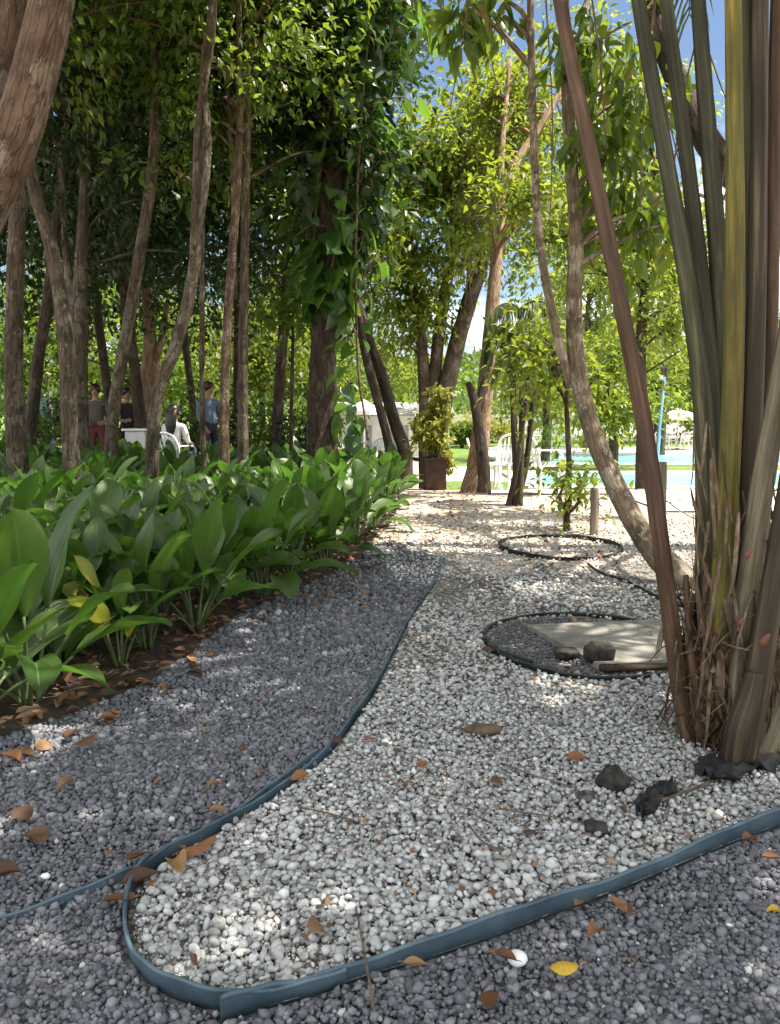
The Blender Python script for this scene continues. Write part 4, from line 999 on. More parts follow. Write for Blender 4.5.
# shading trees outside the frame to the right and overhead
tree('spreading_tree', 'tall tree at the path side whose high crown roofs the white pebble bed', 'tree', None, [([V3((4.2, 2.6, 2)), V3((3.7, 3.0, 4.4)), V3((2.6, 3.8, 6.2))], [.16, .13, .08], True)],
     [D_(c=V3((1.4, 4.6, 6.3)), r=(2.1, 1.5, .9), n=115, per=22, L=.20, holes_=.6, cl=.36), D_(c=V3((2.9, 2.4, 5.9)), r=(2.1, 1.7, .9), n=130, per=22, L=.20, holes_=.7, cl=.36), D_(c=V3((.6, 2.2, 6.3)), r=(1.8, 1.6, .8), n=120, per=22, L=.20, holes_=.6, cl=.36), D_(c=V3((2.7, .9, 6.0)), r=(2.0, 1.3, .8), n=110, per=22, L=.20, holes_=.5, cl=.36), D_(c=V3((5.2, 4.6, 6.9)), r=(1.8, 1.8, .9), n=110, per=26, L=.14, holes_=.5, cl=.36)], 'bark_grey', 'leaf_mid', None, bpos=(4.4, 2.5, 0))
# ---- bright background
def bush_tree(name, label, cat, x_, y_, tr, cr, leafm, group, n=150, L=.22, hz=None, holes_=.35, bark='bark_dark'):
    z0 = terr(x_, y_); h = hz or cr[2]*1.1+.9
    return tree(name, label, cat, None, [([V3((x_+.05, y_, z0+h*.45)), V3((x_-.1, y_, z0+h))], [tr, tr*.8], True)],
                [D_(c=V3((x_, y_, z0+h)), r=cr, n=n, per=22, L=L, cl=.6, holes_=holes_)], bark, leafm, group, bpos=(x_, y_, z0), limbs=.5)
bg = 'sunlit trees and shrubs beyond the wood'
for i, (px, Y, r_, lb) in enumerate([(20, 27, (2.2, 1.6, 1.8), 'green shrub at the left edge seen between trunks'), (95, 29, (1.9, 1.6, 2.1), 'bright shrub behind the standing person in black'), (150, 27, (1.5, 1.5, 1.6), 'green shrub behind the white counter'),
        (200, 30, (1.8, 1.6, 2.2), 'bright yellow green shrub beyond the man in blue'), (262, 24, (1.9, 1.6, 1.8), 'large bright leafy shrub right of the wood trunks'), (315, 27, (1.6, 1.6, 1.9), 'green shrub half hidden by the vine covered trunk'), (385, 30, (2.2, 1.8, 2.6), 'pale green tree above the low white building')]):
    x_ = (px-390)/F*Y
    bush_tree('shrub', lb, 'shrub', x_, Y, .09, r_, 'leaf_mid' if i in (0, 2, 5) else 'leaf_bright', bg, n=150, L=.24)
for i, (px, Y, h, lb) in enumerate([(28, 16.5, .75, 'low dark shrub at the far left, right of the first trunk'), (62, 18.5, .95, 'dark shrub beside the pale green panel'), (112, 16.6, .55, 'low dark shrub behind the person in black'), (158, 15.6, .5, 'low dark shrub just left of the seated person'),
        (192, 18, .8, 'dark shrub between the seated person and the man in blue'), (232, 17.5, .85, 'dark shrub between the reddish trunk and the straight grey one'), (268, 16.5, .7, 'dark shrub left of the thin dark sapling'), (300, 15, .7, 'dark shrub right of the thin dark sapling at the foot of the vine tree')]):
    x_ = (px-390)/F*Y; bush_tree('shrub', lb, 'shrub', x_, Y, .03, (.55, .45, .5), 'leaf_dark' if i % 2 else 'leaf_mid', 'low shrubs between the wood trunks', n=46, L=.15, hz=h, holes_=.1)
for i, (px, Y, r_, h, lf, lb) in enumerate([(60, 40, (5, 3.5, 4), 5.5, 'leaf_mid', 'tall background tree at left beyond the shrubs'), (170, 44, (5, 3.5, 4.5), 6, 'leaf_dark', 'tall dark background tree beyond the wood'), (280, 42, (4.5, 3.5, 4), 5.5, 'leaf_mid', 'tall background tree left of the vine tree'),
        (545, 30, (2.2, 2, 2.6), 3.6, 'leaf_bright', 'bright bushy tree behind the slender palm clump'), (612, 26, (1.9, 1.8, 2.0), 2.9, 'leaf_bright', 'round bright tree on a dark stem between the two pools'), (655, 46, (4, 3, 3.2), 4.3, 'leaf_bright', 'wide sunlit tree behind the parasol'),
        (725, 50, (4, 3, 3.0), 4.0, 'leaf_mid', 'green tree at the right seen between palm stems'), (800, 48, (4, 3, 3.6), 4.6, 'leaf_mid', 'green tree at the far right edge'), (610, 54, (4.5, 3, 4.2), 5.8, 'leaf_bright', 'tall pale tree rising behind the round one'),
        (585, 40, (3.0, 2.5, 3.2), 7.2, 'leaf_bright', 'thin topped tree reaching up behind the curved trunk'), (660, 34, (2.8, 2.2, 2.6), 8.0, 'leaf_bright', 'light open crowned tree against the sky at right'), (740, 60, (6, 3, 4), 5, 'leaf_mid', 'far tree at right beyond the lawn')]):
    x_ = (px-390)/F*Y
    bush_tree('tree', lb, 'tree', x_, Y, .16, r_, lf, 'background trees round the pools', n=int(95*r_[0]), L=.24 if Y < 35 else .32, hz=h, holes_=.5 if h > 6 else .3, bark='bark_grey')
for i, (px, Y, r_, lb) in enumerate([(462, 44, (1.5, .9, .8), 'yellow green clipped shrub left of the tan trunk'), (500, 46, (1.3, .9, .8), 'yellow shrub before the white boarded fence'), (480, 47, (1.0, .9, 1.1), 'taller yellow shrub behind the tan trunk')]):
    x_ = (px-390)/F*Y; bush_tree('shrub', lb, 'shrub', x_, Y, .05, r_, 'leaf_yellow', 'yellow shrubs by the fence', n=70, L=.22, hz=.75)
# far wooded hillside, read as one mass
N = 9000; x = rng.uniform(-150, 260, N); y = rng.uniform(100, 215, N)
z = np.array([hillz(a, b_) for a, b_ in zip(x, y)])-.2
N2 = N*9; xx = np.repeat(x, 9)+rng.normal(0, 1.1, N2); yy = np.repeat(y, 9)+rng.normal(0, 1.1, N2); zz = np.repeat(z, 9)+rng.uniform(.2, 3.2, N2)
d = rng.normal(size=(N2, 3)); n_ = rng.normal(0, .5, (N2, 3)); n_[:, 2] += 1; n_[:, 1] -= .5
tone = np.clip(np.repeat(rng.normal(.5, .25, N), 9)+rng.normal(0, .1, N2), 0, 1)
v, t, c = leaf_arrays(LEAF4, np.stack([xx, yy, zz], 1), d, n_, rng.uniform(.8, 1.6, N2), rng.uniform(.6, 1.2, N2), np.stack([tone, tone*0, tone], 1))
tag(np_mesh('hillside_wood', v, t, M['leaf_mid'], c), 'wooded hillside far behind the pools', 'woodland', kind='stuff')

# ------------------------------------------------------------------ foreground palm clump
pb = Vector((palm_c.x+.03, palm_c.y+.1, 0))
pr = thing('palm_clump', 'big palm clump with tall green brown and yellow stems in the right foreground', 'palm', pb)
def pstem(pts, radii, mat, label=None, ell=.75, ridge=.04, n=14):
    mb = MB(); mb.tube([P(*p) if not isinstance(p, Vector) else p for p in pts], radii, n, 6, .04, ell, ridge, org=pb)
    o = mb.build('stem', M[mat], pr)
    if label: o['label'] = label
    return o
k_ = 2.9/F
def rr(*px): return [p*k_*.5 for p in px]
pstem([(690, 740, 2.85), (680, 690, 2.85), (664, 570, 2.85), (645, 430, 2.88), (622, 310, 2.9), (600, 200, 2.95), (577, 90, 3.0), (560, 0, 3.05), (540, -120, 3.1), (510, -260, 3.2)], rr(18, 18, 17, 16, 15, 15, 14, 13, 11, 8), 'pet_brown', 'thin reddish brown leaning stem')
pstem([(702, 742, 2.9), (706, 620, 2.9), (704, 430, 2.92), (690, 300, 2.95), (668, 170, 3.0), (640, 10, 3.05), (620, -120, 3.1), (600, -230, 3.2)], rr(22, 22, 20, 18, 16, 14, 12, 9), 'pet_green')
pstem([(714, 740, 2.95), (714, 600, 2.98), (714, 430, 3.0), (703, 300, 3.02), (687, 160, 3.05), (666, 0, 3.1), (650, -130, 3.15), (640, -240, 3.2)], rr(20, 20, 18, 17, 15, 13, 11, 8), 'pet_green')
pstem([(728, 740, 3.0), (724, 560, 3.0), (725, 400, 3.02), (718, 260, 3.03), (707, 120, 3.05), (698, 0, 3.1), (690, -120, 3.15), (685, -230, 3.2)], rr(20, 20, 19, 18, 17, 15, 12, 8), 'pet_green')
pstem([(722, 735, 2.78), (722, 620, 2.78), (727, 500, 2.78), (733, 370, 2.8), (735, 230, 2.82), (734, 100, 2.84), (733, 0, 2.86), (730, -150, 2.9), (720, -260, 3.0)], rr(22, 24, 21, 19, 18, 16, 15, 13, 9), 'pet_yellow', 'yellow green stem')
pstem([(742, 745, 2.95), (746, 600, 2.95), (752, 450, 2.97), (757, 300, 3.0), (759, 150, 3.02), (760, 0, 3.05), (760, -150, 3.1), (765, -260, 3.2)], rr(22, 21, 19, 17, 16, 16, 14, 9), 'pet_fibre')
pstem([(736, 745, 3.0), (738, 600, 3.0), (742, 450, 3.02), (746, 300, 3.05), (748, 150, 3.08), (748, 0, 3.1), (746, -200, 3.2)], rr(16, 16, 15, 14, 13, 12, 8), 'pet_green')
pstem([(750, 745, 3.0), (757, 600, 3.0), (766, 450, 3.02), (771, 300, 3.05), (774, 150, 3.08), (777, 0, 3.1), (782, -200, 3.2)], rr(18, 18, 16, 15, 14, 13, 9), 'pet_brown')
pstem([(735, 745, 2.72), (738, 690, 2.72), (748, 590, 2.72), (765, 470, 2.74), (784, 360, 2.76), (805, 240, 2.8), (830, 100, 2.85), (850, -60, 2.9)], rr(20, 22, 22, 21, 20, 19, 17, 12), 'pet_pale', 'pale grey leaning stem')
pstem([(742, 765, 2.62), (756, 690, 2.62), (772, 590, 2.64), (790, 480, 2.66), (812, 340, 2.7), (840, 180, 2.75), (870, 0, 2.8)], rr(24, 24, 22, 21, 20, 18, 14), 'pet_fibre')
pstem([(738, 750, 3.05), (745, 560, 3.06), (760, 380, 3.08), (775, 200, 3.1), (782, 50, 3.12), (788, -120, 3.2)], rr(22, 20, 18, 17, 15, 10), 'pet_green')
pstem([(755, 770, 2.68), (790, 690, 2.7), (825, 560, 2.75), (870, 400, 2.8), (930, 180, 2.9)], rr(30, 28, 26, 24, 18), 'pet_pale')
pstem([(705, 740, 2.82), (698, 690, 2.82), (690, 640, 2.84), (686, 575, 2.86)], rr(14, 13, 9, 5), 'pet_brown', 'short broken brown stub')
pstem([(732, 768, 2.62), (738, 730, 2.6), (748, 700, 2.6), (755, 672, 2.6)], rr(24, 26, 22, 16), 'pet_fibre', 'cut sheath stub at the foot')
# dry fibrous sheath strips round the foot
mb = MB(); r_ = random.Random(5)
def blade(mb, pts, w, seed):
    q = spline([Vector(p)-pb for p in pts], 0, 5)[0]; V = []; tw0 = r_.uniform(0, 3.1); tws = r_.uniform(-1.5, 1.5)
    for i, p in enumerate(q):
        t = (q[min(i+1, len(q)-1)]-q[max(i-1, 0)]).normalized(); a = t.cross(Vector((.2, 1, .1))).normalized(); b_ = t.cross(a)
        f = i/(len(q)-1); ww = w*(.35+.65*math.sin(math.pi*min(1, f*.85+.12)))*(1 if i < len(q)-1 else .1); an = tw0+tws*f
        s = a*math.cos(an)+b_*math.sin(an); n2 = t.cross(s)
        V += [p-s*ww, p+n2*ww*.35, p+s*ww]
    mb.add(V, [(i*3+k, i*3+k+1, i*3+k+4, i*3+k+3) for i in range(len(q)-1) for k in range(2)])
for i in range(380):
    a = r_.uniform(3.0, 6.4) if i < 330 else r_.uniform(0, 6.28); ra = r_.uniform(.125, .19); z0 = abs(r_.gauss(0, .12)); L = r_.uniform(.15, .6)
    c = pb+Vector((math.cos(a)*ra, math.sin(a)*ra-.02, z0)); le = r_.uniform(-.12, .08); sw = r_.uniform(-.16, .16)
    o_ = Vector((math.cos(a), math.sin(a), 0)); s_ = Vector((-math.sin(a), math.cos(a), 0))
    blade(mb, [c, c+o_*.03+s_*sw*.3+Vector((0, 0, L*.4)), c+o_*(.02+le*.4)+s_*sw*.7+Vector((0, 0, L*.75)), c+o_*(.0+le)+s_*sw+Vector((0, 0, L*r_.uniform(.7, 1.05)))], r_.uniform(.004, .022)*(1.6 if i % 5 == 0 else 1), i)
for i in range(200):                                          # loose hairs and hanging threads
    a = r_.uniform(2.4, 6.6); ra = r_.uniform(.16, .22); z0 = r_.uniform(.02, .6)
    c = pb+Vector((math.cos(a)*ra, math.sin(a)*ra, z0)); o_ = Vector((math.cos(a), math.sin(a), 0)); s_ = Vector((-math.sin(a), math.cos(a), 0)); sw = r_.uniform(-.25, .25)
    blade(mb, [c, c+o_*.04+s_*sw*.4+Vector((0, 0, r_.uniform(-.05, .12))), c+o_*r_.uniform(.03, .10)+s_*sw+Vector((0, 0, r_.uniform(-.2, .08)))], r_.uniform(.0015, .006), i)
for i in range(70):                                          # peeling strips up the stalks
    c = P(r_.uniform(690, 775), r_.uniform(420, 700), r_.uniform(2.68, 2.85)); L = r_.uniform(.15, .4); sw = r_.uniform(-.06, .06)
    blade(mb, [c, c+Vector((sw*.2, -.01, -L*.3)), c+Vector((sw*.6, -.03, -L*.7)), c+Vector((sw, -.02-abs(sw)*.4, -L))], r_.uniform(.002, .009), i)
mb.build('dry_sheath', M['dry_fibre'], pr)
for px, py, Y, s in ((748, 554, 2.62, .38), (764, 640, 2.54, .5), (740, 622, 2.56, .36)):
    mb = MB(); c = P(px, py, Y)-pb
    mb.tube([c-Vector((.02, 0, .045))*s, c-Vector((.006, 0, .012))*s, c+Vector((.01, -.008, .02))*s, c+Vector((.03, -.01, .045))*s], [.012*s, .026*s, .02*s, .004], 9, 4, .06)
    mb.build('bud', M['bud'], pr)
# fronds arching over the path, their tips hanging into the top of the view
mb = MB(); lp = []
for i, (a, el, L, px, py, Y) in enumerate([(1.9, 1.2, 2.3, 640, -240, 3.2), (1.2, 1.0, 2.2, 685, -230, 3.2), (.4, .9, 2.2, 765, -260, 3.2), (4.6, .9, 2.0, 720, -260, 3.0), (5.0, 1.0, 2.2, 850, -60, 2.9),
                                           (0.9, .9, 2.0, 788, -120, 3.2), (2.0, .9, 1.5, 560, -230, 3.2), (.1, .9, 2.2, 930, 180, 2.9)]):
    frond(mb, lp, pb, P(px, py, Y), Vector((math.cos(a), math.sin(a), el)), L, 1.9, 44, .42, i, .024, .9)
mb.build('midrib', M['stalk'], pr); v, t, c = join(lp); np_mesh('frond', v, t, M['frond'], c, True, pr)
# thin dry trailing stems hanging through the view at top right
tg = 'dry vine strands hanging at the top right'
for i, (x0, y0, x1, y1, Y) in enumerate([(590, -20, 606, 150, 3.6), (655, -10, 640, 210, 4.2), (700, 20, 672, 190, 4.0), (742, -10, 716, 230, 3.9), (775, 30, 735, 260, 4.1), (690, -20, 742, 140, 4.3), (655, 60, 700, 250, 4.4), (470, -10, 450, 110, 5.5), (545, -15, 548, 260, 5.0), (505, 0, 498, 90, 5.4), (730, 180, 690, 330, 4.4)]):
    stick('hanging_vine', 'thin dry vine strand hanging down from the branches at the upper right', [P(x0, y0-60, Y), P(x0, y0, Y), P((x0+x1)/2+random.uniform(-12, 12), (y0+y1)/2, Y), P(x1, y1, Y)], .006, .003, M['stick'], 'vine', tg, i)
# ------------------------------------------------------------------ posts and wire
def post(label, px, Y, h, r0):
    b0 = base(px, Y); b = MB(); b.tube([Vector((0, 0, -.1)), Vector((.004, 0, h*.5)), Vector((-.004, 0, h-.015)), Vector((-.004, 0, h))], [r0, r0, r0, r0*.8], 9, 2, .06)
    return tag(b.build('wooden_post', M['wood_grey'], None, b0), label, 'post', 'weathered fence posts')
post('weathered wooden post by the sapling left of the curved trunk', 598, 7.9, .48, .045)
post('weathered wooden post between the reddish stem and the palm clump', 665, 7.2, .78, .05)
stick('fence_wire', 'slack wire strand running right from the post behind the palm stems', [P(665, 500, 7.2), P(700, 520, 6.5), P(740, 505, 6), P(800, 480, 5.6)], .006, .006, M['metal_wire'], 'wire', 'slack wires')
stick('fence_wire', 'slack wire strand crossing to the curved trunk', [P(665, 478, 7.2), P(645, 490, 7.2), P(620, 488, 7.4), P(598, 500, 7.9)], .005, .005, M['metal_wire'], 'wire', 'slack wires')
# ------------------------------------------------------------------ potted shrub
b0 = base(434, 12.75); pot = thing('potted_shrub', 'yellow green variegated shrub in a tall dark brown square planter', 'potted plant', b0)
b = MB(); V = []
for (s, z) in ((.145, 0), (.185, .5), (.20, .5), (.20, .54), (.17, .54), (.165, .47)): V += [(-s, -s, z), (s, -s, z), (s, s, z), (-s, s, z)]
Fc = [(3, 2, 1, 0)]+[(k*4+i, k*4+(i+1) % 4, k*4+4+(i+1) % 4, k*4+4+i) for k in range(5) for i in range(4)]+[(20, 21, 22, 23)]
b.add(V, Fc); o = b.build('planter', M['wood_brown'], pot, None, False); o.rotation_euler.z = .2
ps = []
for j, (cx, cz, r, n) in enumerate([(0, .98, (.3, .28, .26), 70), (.1, 1.45, (.14, .14, .3), 26), (-.12, .85, (.26, .22, .2), 30), (.25, .5, (.1, .12, .15), 10)]):
    v, t, c, cen = crown_arrays((cx, 0, cz), r, n, 16, .11, LEAF8, .2, .6, 0, .12, seed=70+j); ps.append((v, t, c))
v, t, c = join(ps); np_mesh('foliage', v, t, M['leaf_yellow'], c, True, pot)
b = MB()
for i in range(9): b.tube([(random.uniform(-.06, .06), random.uniform(-.06, .06), .45), (random.uniform(-.15, .2), random.uniform(-.15, .15), 1.0), (random.uniform(-.15, .3), random.uniform(-.15, .15), 1.6)], [.014, .006], 5, 3)
b.build('stem', M['stick'], pot)
# ------------------------------------------------------------------ white plastic chairs
def chair(label, x_, y_, rz, group, proto=None):
    if proto is not None:
        o = copy_tree(proto); o.location = (x_, y_, terr(x_, y_)+.02); o.rotation_euler.z = rz; return tag(o, label, 'chair', group)
    root = thing('plastic_chair', label, 'chair', (x_, y_, terr(x_, y_)+.02), group); root.rotation_euler.z = rz
    b = MB(); V = []; nu, nv = 7, 7
    for j in range(nv):
        for i in range(nu):
            u, v_ = i/(nu-1)*2-1, j/(nv-1); V.append((u*(.23-.02*v_), -.22+.44*v_, .43-.03*v_+.02*u*u-(.02 if j == 0 else 0)))
    Fc = [(j*nu+i, j*nu+i+1, (j+1)*nu+i+1, (j+1)*nu+i) for j in range(nv-1) for i in range(nu-1)]
    b.add(V, Fc); o = b.build('seat', M['white_plastic'], root); s = o.modifiers.new('thick', 'SOLIDIFY'); s.thickness = .018
    b = MB()
    for i in range(6):
        x0 = -.17+i*.068; b.tube([(x0*.95, .22, .41), (x0, .26, .6), (x0*1.05, .33, .84-.06*(x0/.17)**2)], .017, 6, 3, ell=.5)
    b.tube([(-.2, .22, .42), (-.225, .27, .62), (-.19, .33, .8), (-.1, .345, .86), (0, .35, .88), (.1, .345, .86), (.19, .33, .8), (.225, .27, .62), (.2, .22, .42)], .02, 8, 3)
    b.build('backrest', M['white_plastic'], root)
    for sx in (-1, 1):
        b = MB(); b.tube([(sx*.235, -.20, .44), (sx*.26, -.2, .56), (sx*.265, -.12, .64), (sx*.26, .05, .655), (sx*.23, .27, .66)], .02, 7, 3, ell=.7); b.build('armrest', M['white_plastic'], root)
        for (yy, dy) in ((-.2, -.04), (.2, .06)):
            b = MB(); b.tube([(sx*.215, yy, .43), (sx*.235, yy+dy*.5, .2), (sx*.25, yy+dy, 0)], [.03, .022], 7, 3); b.build('leg', M['white_plastic'], root)
    return root
cg = 'white plastic chairs'
def cpos(px, Y): p = base(px, Y); return p.x, p.y
ch0 = chair('white plastic armchair in the sun between the slender palm and the sapling', *cpos(541, 11.6), 2.2, cg)
chair('white plastic armchair just left of the slender palm clump', *cpos(503, 12.6), -.6, cg, ch0)
chair('white plastic armchair behind the pale tan trunk', *cpos(488, 13.6), 1.5, cg, ch0)
chair('white plastic armchair left of the leaning stems by the white wall', *cpos(352, 18), .4, cg, ch0)
chair('white plastic armchair between the leaning stems', *cpos(372, 17.5), -.7, cg, ch0)
for i, px in enumerate((664, 672, 684, 692)):
    chair('white plastic chair in the row under the cream parasol', *cpos(px, 38+(i % 2)*1.2), .3+i*1.5, 'chairs under the cream parasol', ch0)
# parasol
def parasol(label, px, Y, h, r, mat, n=8, drop=.45):
    b0 = base(px, Y); root = thing('parasol', label, 'parasol', b0); b = MB(); b.tube([(0, 0, 0), (0, 0, h)], .03, 8, 1); b.build('pole', M['white_plastic'], root)
    b = MB(); b.tube([(0, 0, 0), (0, 0, .06), (0, 0, .1)], [.25, .24, .1], 12, 1); b.build('base', M['concrete'], root)
    b = MB(); V = [(0, 0, h)]
    for j in (.35, .7, 1.0):
        for i in range(n*2):
            a = math.pi*i/n; q = r*j*(1 if i % 2 == 0 else .955); V.append((math.cos(a)*q, math.sin(a)*q, h-drop*j**.9-(0 if i % 2 == 0 else .02*j)))
    for i in range(n*2):
        a = math.pi*i/n; q = r*(1 if i % 2 == 0 else .955); V.append((math.cos(a)*q, math.sin(a)*q, h-drop-.14))
    m2 = n*2; Fc = [(0, 1+i, 1+(i+1) % m2) for i in range(m2)]+[(1+k*m2+i, 1+(k+1)*m2+i, 1+(k+1)*m2+(i+1) % m2, 1+k*m2+(i+1) % m2) for k in range(3) for i in range(m2)]
    b.add(V, Fc); o = b.build('canopy', M[mat], root, None, False); s = o.modifiers.new('thick', 'SOLIDIFY'); s.thickness = .006
    b = MB()
    for i in range(n): a = 2*math.pi*i/n; b.tube([(0, 0, h-.3), (math.cos(a)*r*.93, math.sin(a)*r*.93, h-drop-.01)], .008, 4, 1)
    b.build('rib', M['white_plastic'], root); return root
parasol('cream parasol over white chairs on the far poolside', 679, 38.5, 2.05, 1.35, 'beige_cloth')
parasol('white domed parasol left of the leaning stems', 364, 24, 1.75, .6, 'white_plastic', 10, .32)
# low white building and fence
b0 = base(394, 31); bl = thing('poolside_building', 'long low white building with a grey lean to roof beyond the leaning stems', 'building', b0)
b = MB(); b.box((0, 0, .75), (4.2, 2.2, 1.6), None, .01); b.build('wall', M['white_wall'], bl, None, False)
b = MB(); b.add([(-2.3, -1.4, 1.5), (2.3, -1.4, 1.5), (2.3, 1.3, 1.95), (-2.3, 1.3, 1.95), (-2.3, -1.4, 1.58), (2.3, -1.4, 1.58), (2.3, 1.3, 2.03), (-2.3, 1.3, 2.03)], [(3, 2, 1, 0), (4, 5, 6, 7), (0, 1, 5, 4), (1, 2, 6, 5), (2, 3, 7, 6), (3, 0, 4, 7)])
b.build('roof', M['roof_grey'], bl, None, False)
for x_ in (-1.2, .2):
    b = MB(); b.box((x_, -1.113, .6), (.7, .03, 1.1), None, .004); b.box((x_+.26, -1.14, .6), (.03, .03, .12)); b.build('door', M['roof_grey'], bl, None, False)
b0 = base(500, 50); fe = thing('boarded_fence', 'white fence of horizontal boards beyond the lawn', 'fence', b0)
b = MB()
for i in range(7): b.box((0, 0, .2+i*.22), (9.5, .03, .19), None, .006)
b.build('board_panel', M['white_wall'], fe, None, False)
for i in range(6):
    b = MB(); b.box((-4.7+i*1.88, .06, .85), (.09, .085, 1.75), None, .006); b.build('post', M['white_wall'], fe, None, False)
# clipped hedges in dark troughs beside the lawn
hg = 'clipped hedges by the lawn'
for px, Y, lb in ((453, 40, 'low clipped green hedge left of the tan trunk beyond the lawn'), (468, 41.5, 'low clipped green hedge right behind the first one')):
    b0 = base(px, Y); h_ = thing('hedge', lb, 'hedge', b0, hg); ps = []
    for j in range(4):
        v, t, c, cen = crown_arrays((-.75+j*.5, 0, .75), (.5, .4, .4), 46, 22, .16, LEAF4, .1, .4, 0, .2, seed=200+j); ps.append((v, t, c))
    v, t, c = join(ps); np_mesh('foliage', v, t, M['leaf_mid'], c, True, h_)
    b = MB(); b.tube([(-.3, 0, 0), (-.32, 0, .6)], [.13, .10], 7, 2, .1); b.tube([(.5, .05, 0), (.48, 0, .6)], [.1, .08], 7, 2, .1); b.build('trunk', M['bark_dark'], h_)
# pale blue pole by the pool
b0 = base(660, 25); b = MB(); b.tube([(0, 0, 0), (.01, 0, .9), (.04, 0, 1.9), (.09, 0, 2.75), (.10, 0, 2.95), (.05, -.05, 3.05), (-.03, -.1, 3.02)], [.05, .048, .045, .04, .04, .035, .03], 10, 5)
b.tube([(-.03, -.1, 3.03), (-.05, -.11, 2.95)], [.05, .09], 10, 2); b.tube([(0, 0, 0), (0, 0, .05)], [.12, .11], 12, 1)
tag(b.build('pool_shower', M['blue_paint'], None, b0), 'slender pale blue shower pole standing by the pool', 'pool shower')
# shop style counter, white, behind the seated woman
b0 = base(138, 14.6); ct = thing('counter', 'white counter behind the leaning dark trunk beside the seated woman', 'counter', b0)
b = MB(); b.box((0, 0, .44), (.36, .5, .84), None, .01); b.build('cabinet', M['white_wall'], ct, None, False)
b = MB(); b.box((0, 0, .885), (.46, .6, .04), None, .008); b.build('top', M['white_plastic'], ct, None, False)
b0 = base(143, 22); tree('tree', 'pale sunlit trunk above the white counter', 'tree', (148, 18), [([(148, 410, 18), (146, 380, 18), (150, 340, 18), (146, 280, 18)], [.22, .17, .15, .1], True), ([(149, 385, 18), (160, 345, 18), (168, 300, 18)], [.11, .08, .05], False)], [], 'bark_tan', 'leaf_mid', None)
b0 = base(44, 20); sc = thing('screen_panel', 'pale green panel in a white frame at the left between trunks', 'screen', b0)
b = MB(); b.box((0, 0, .8), (.3, .03, 1.5)); b.build('panel', flat('panel_green', (.16, .34, .26)), sc, None, False)
for x_ in (-.19, .19):
    b = MB(); b.box((x_, 0, .85), (.06, .06, 1.7), None, .005); b.build('post', M['white_plastic'], sc, None, False)

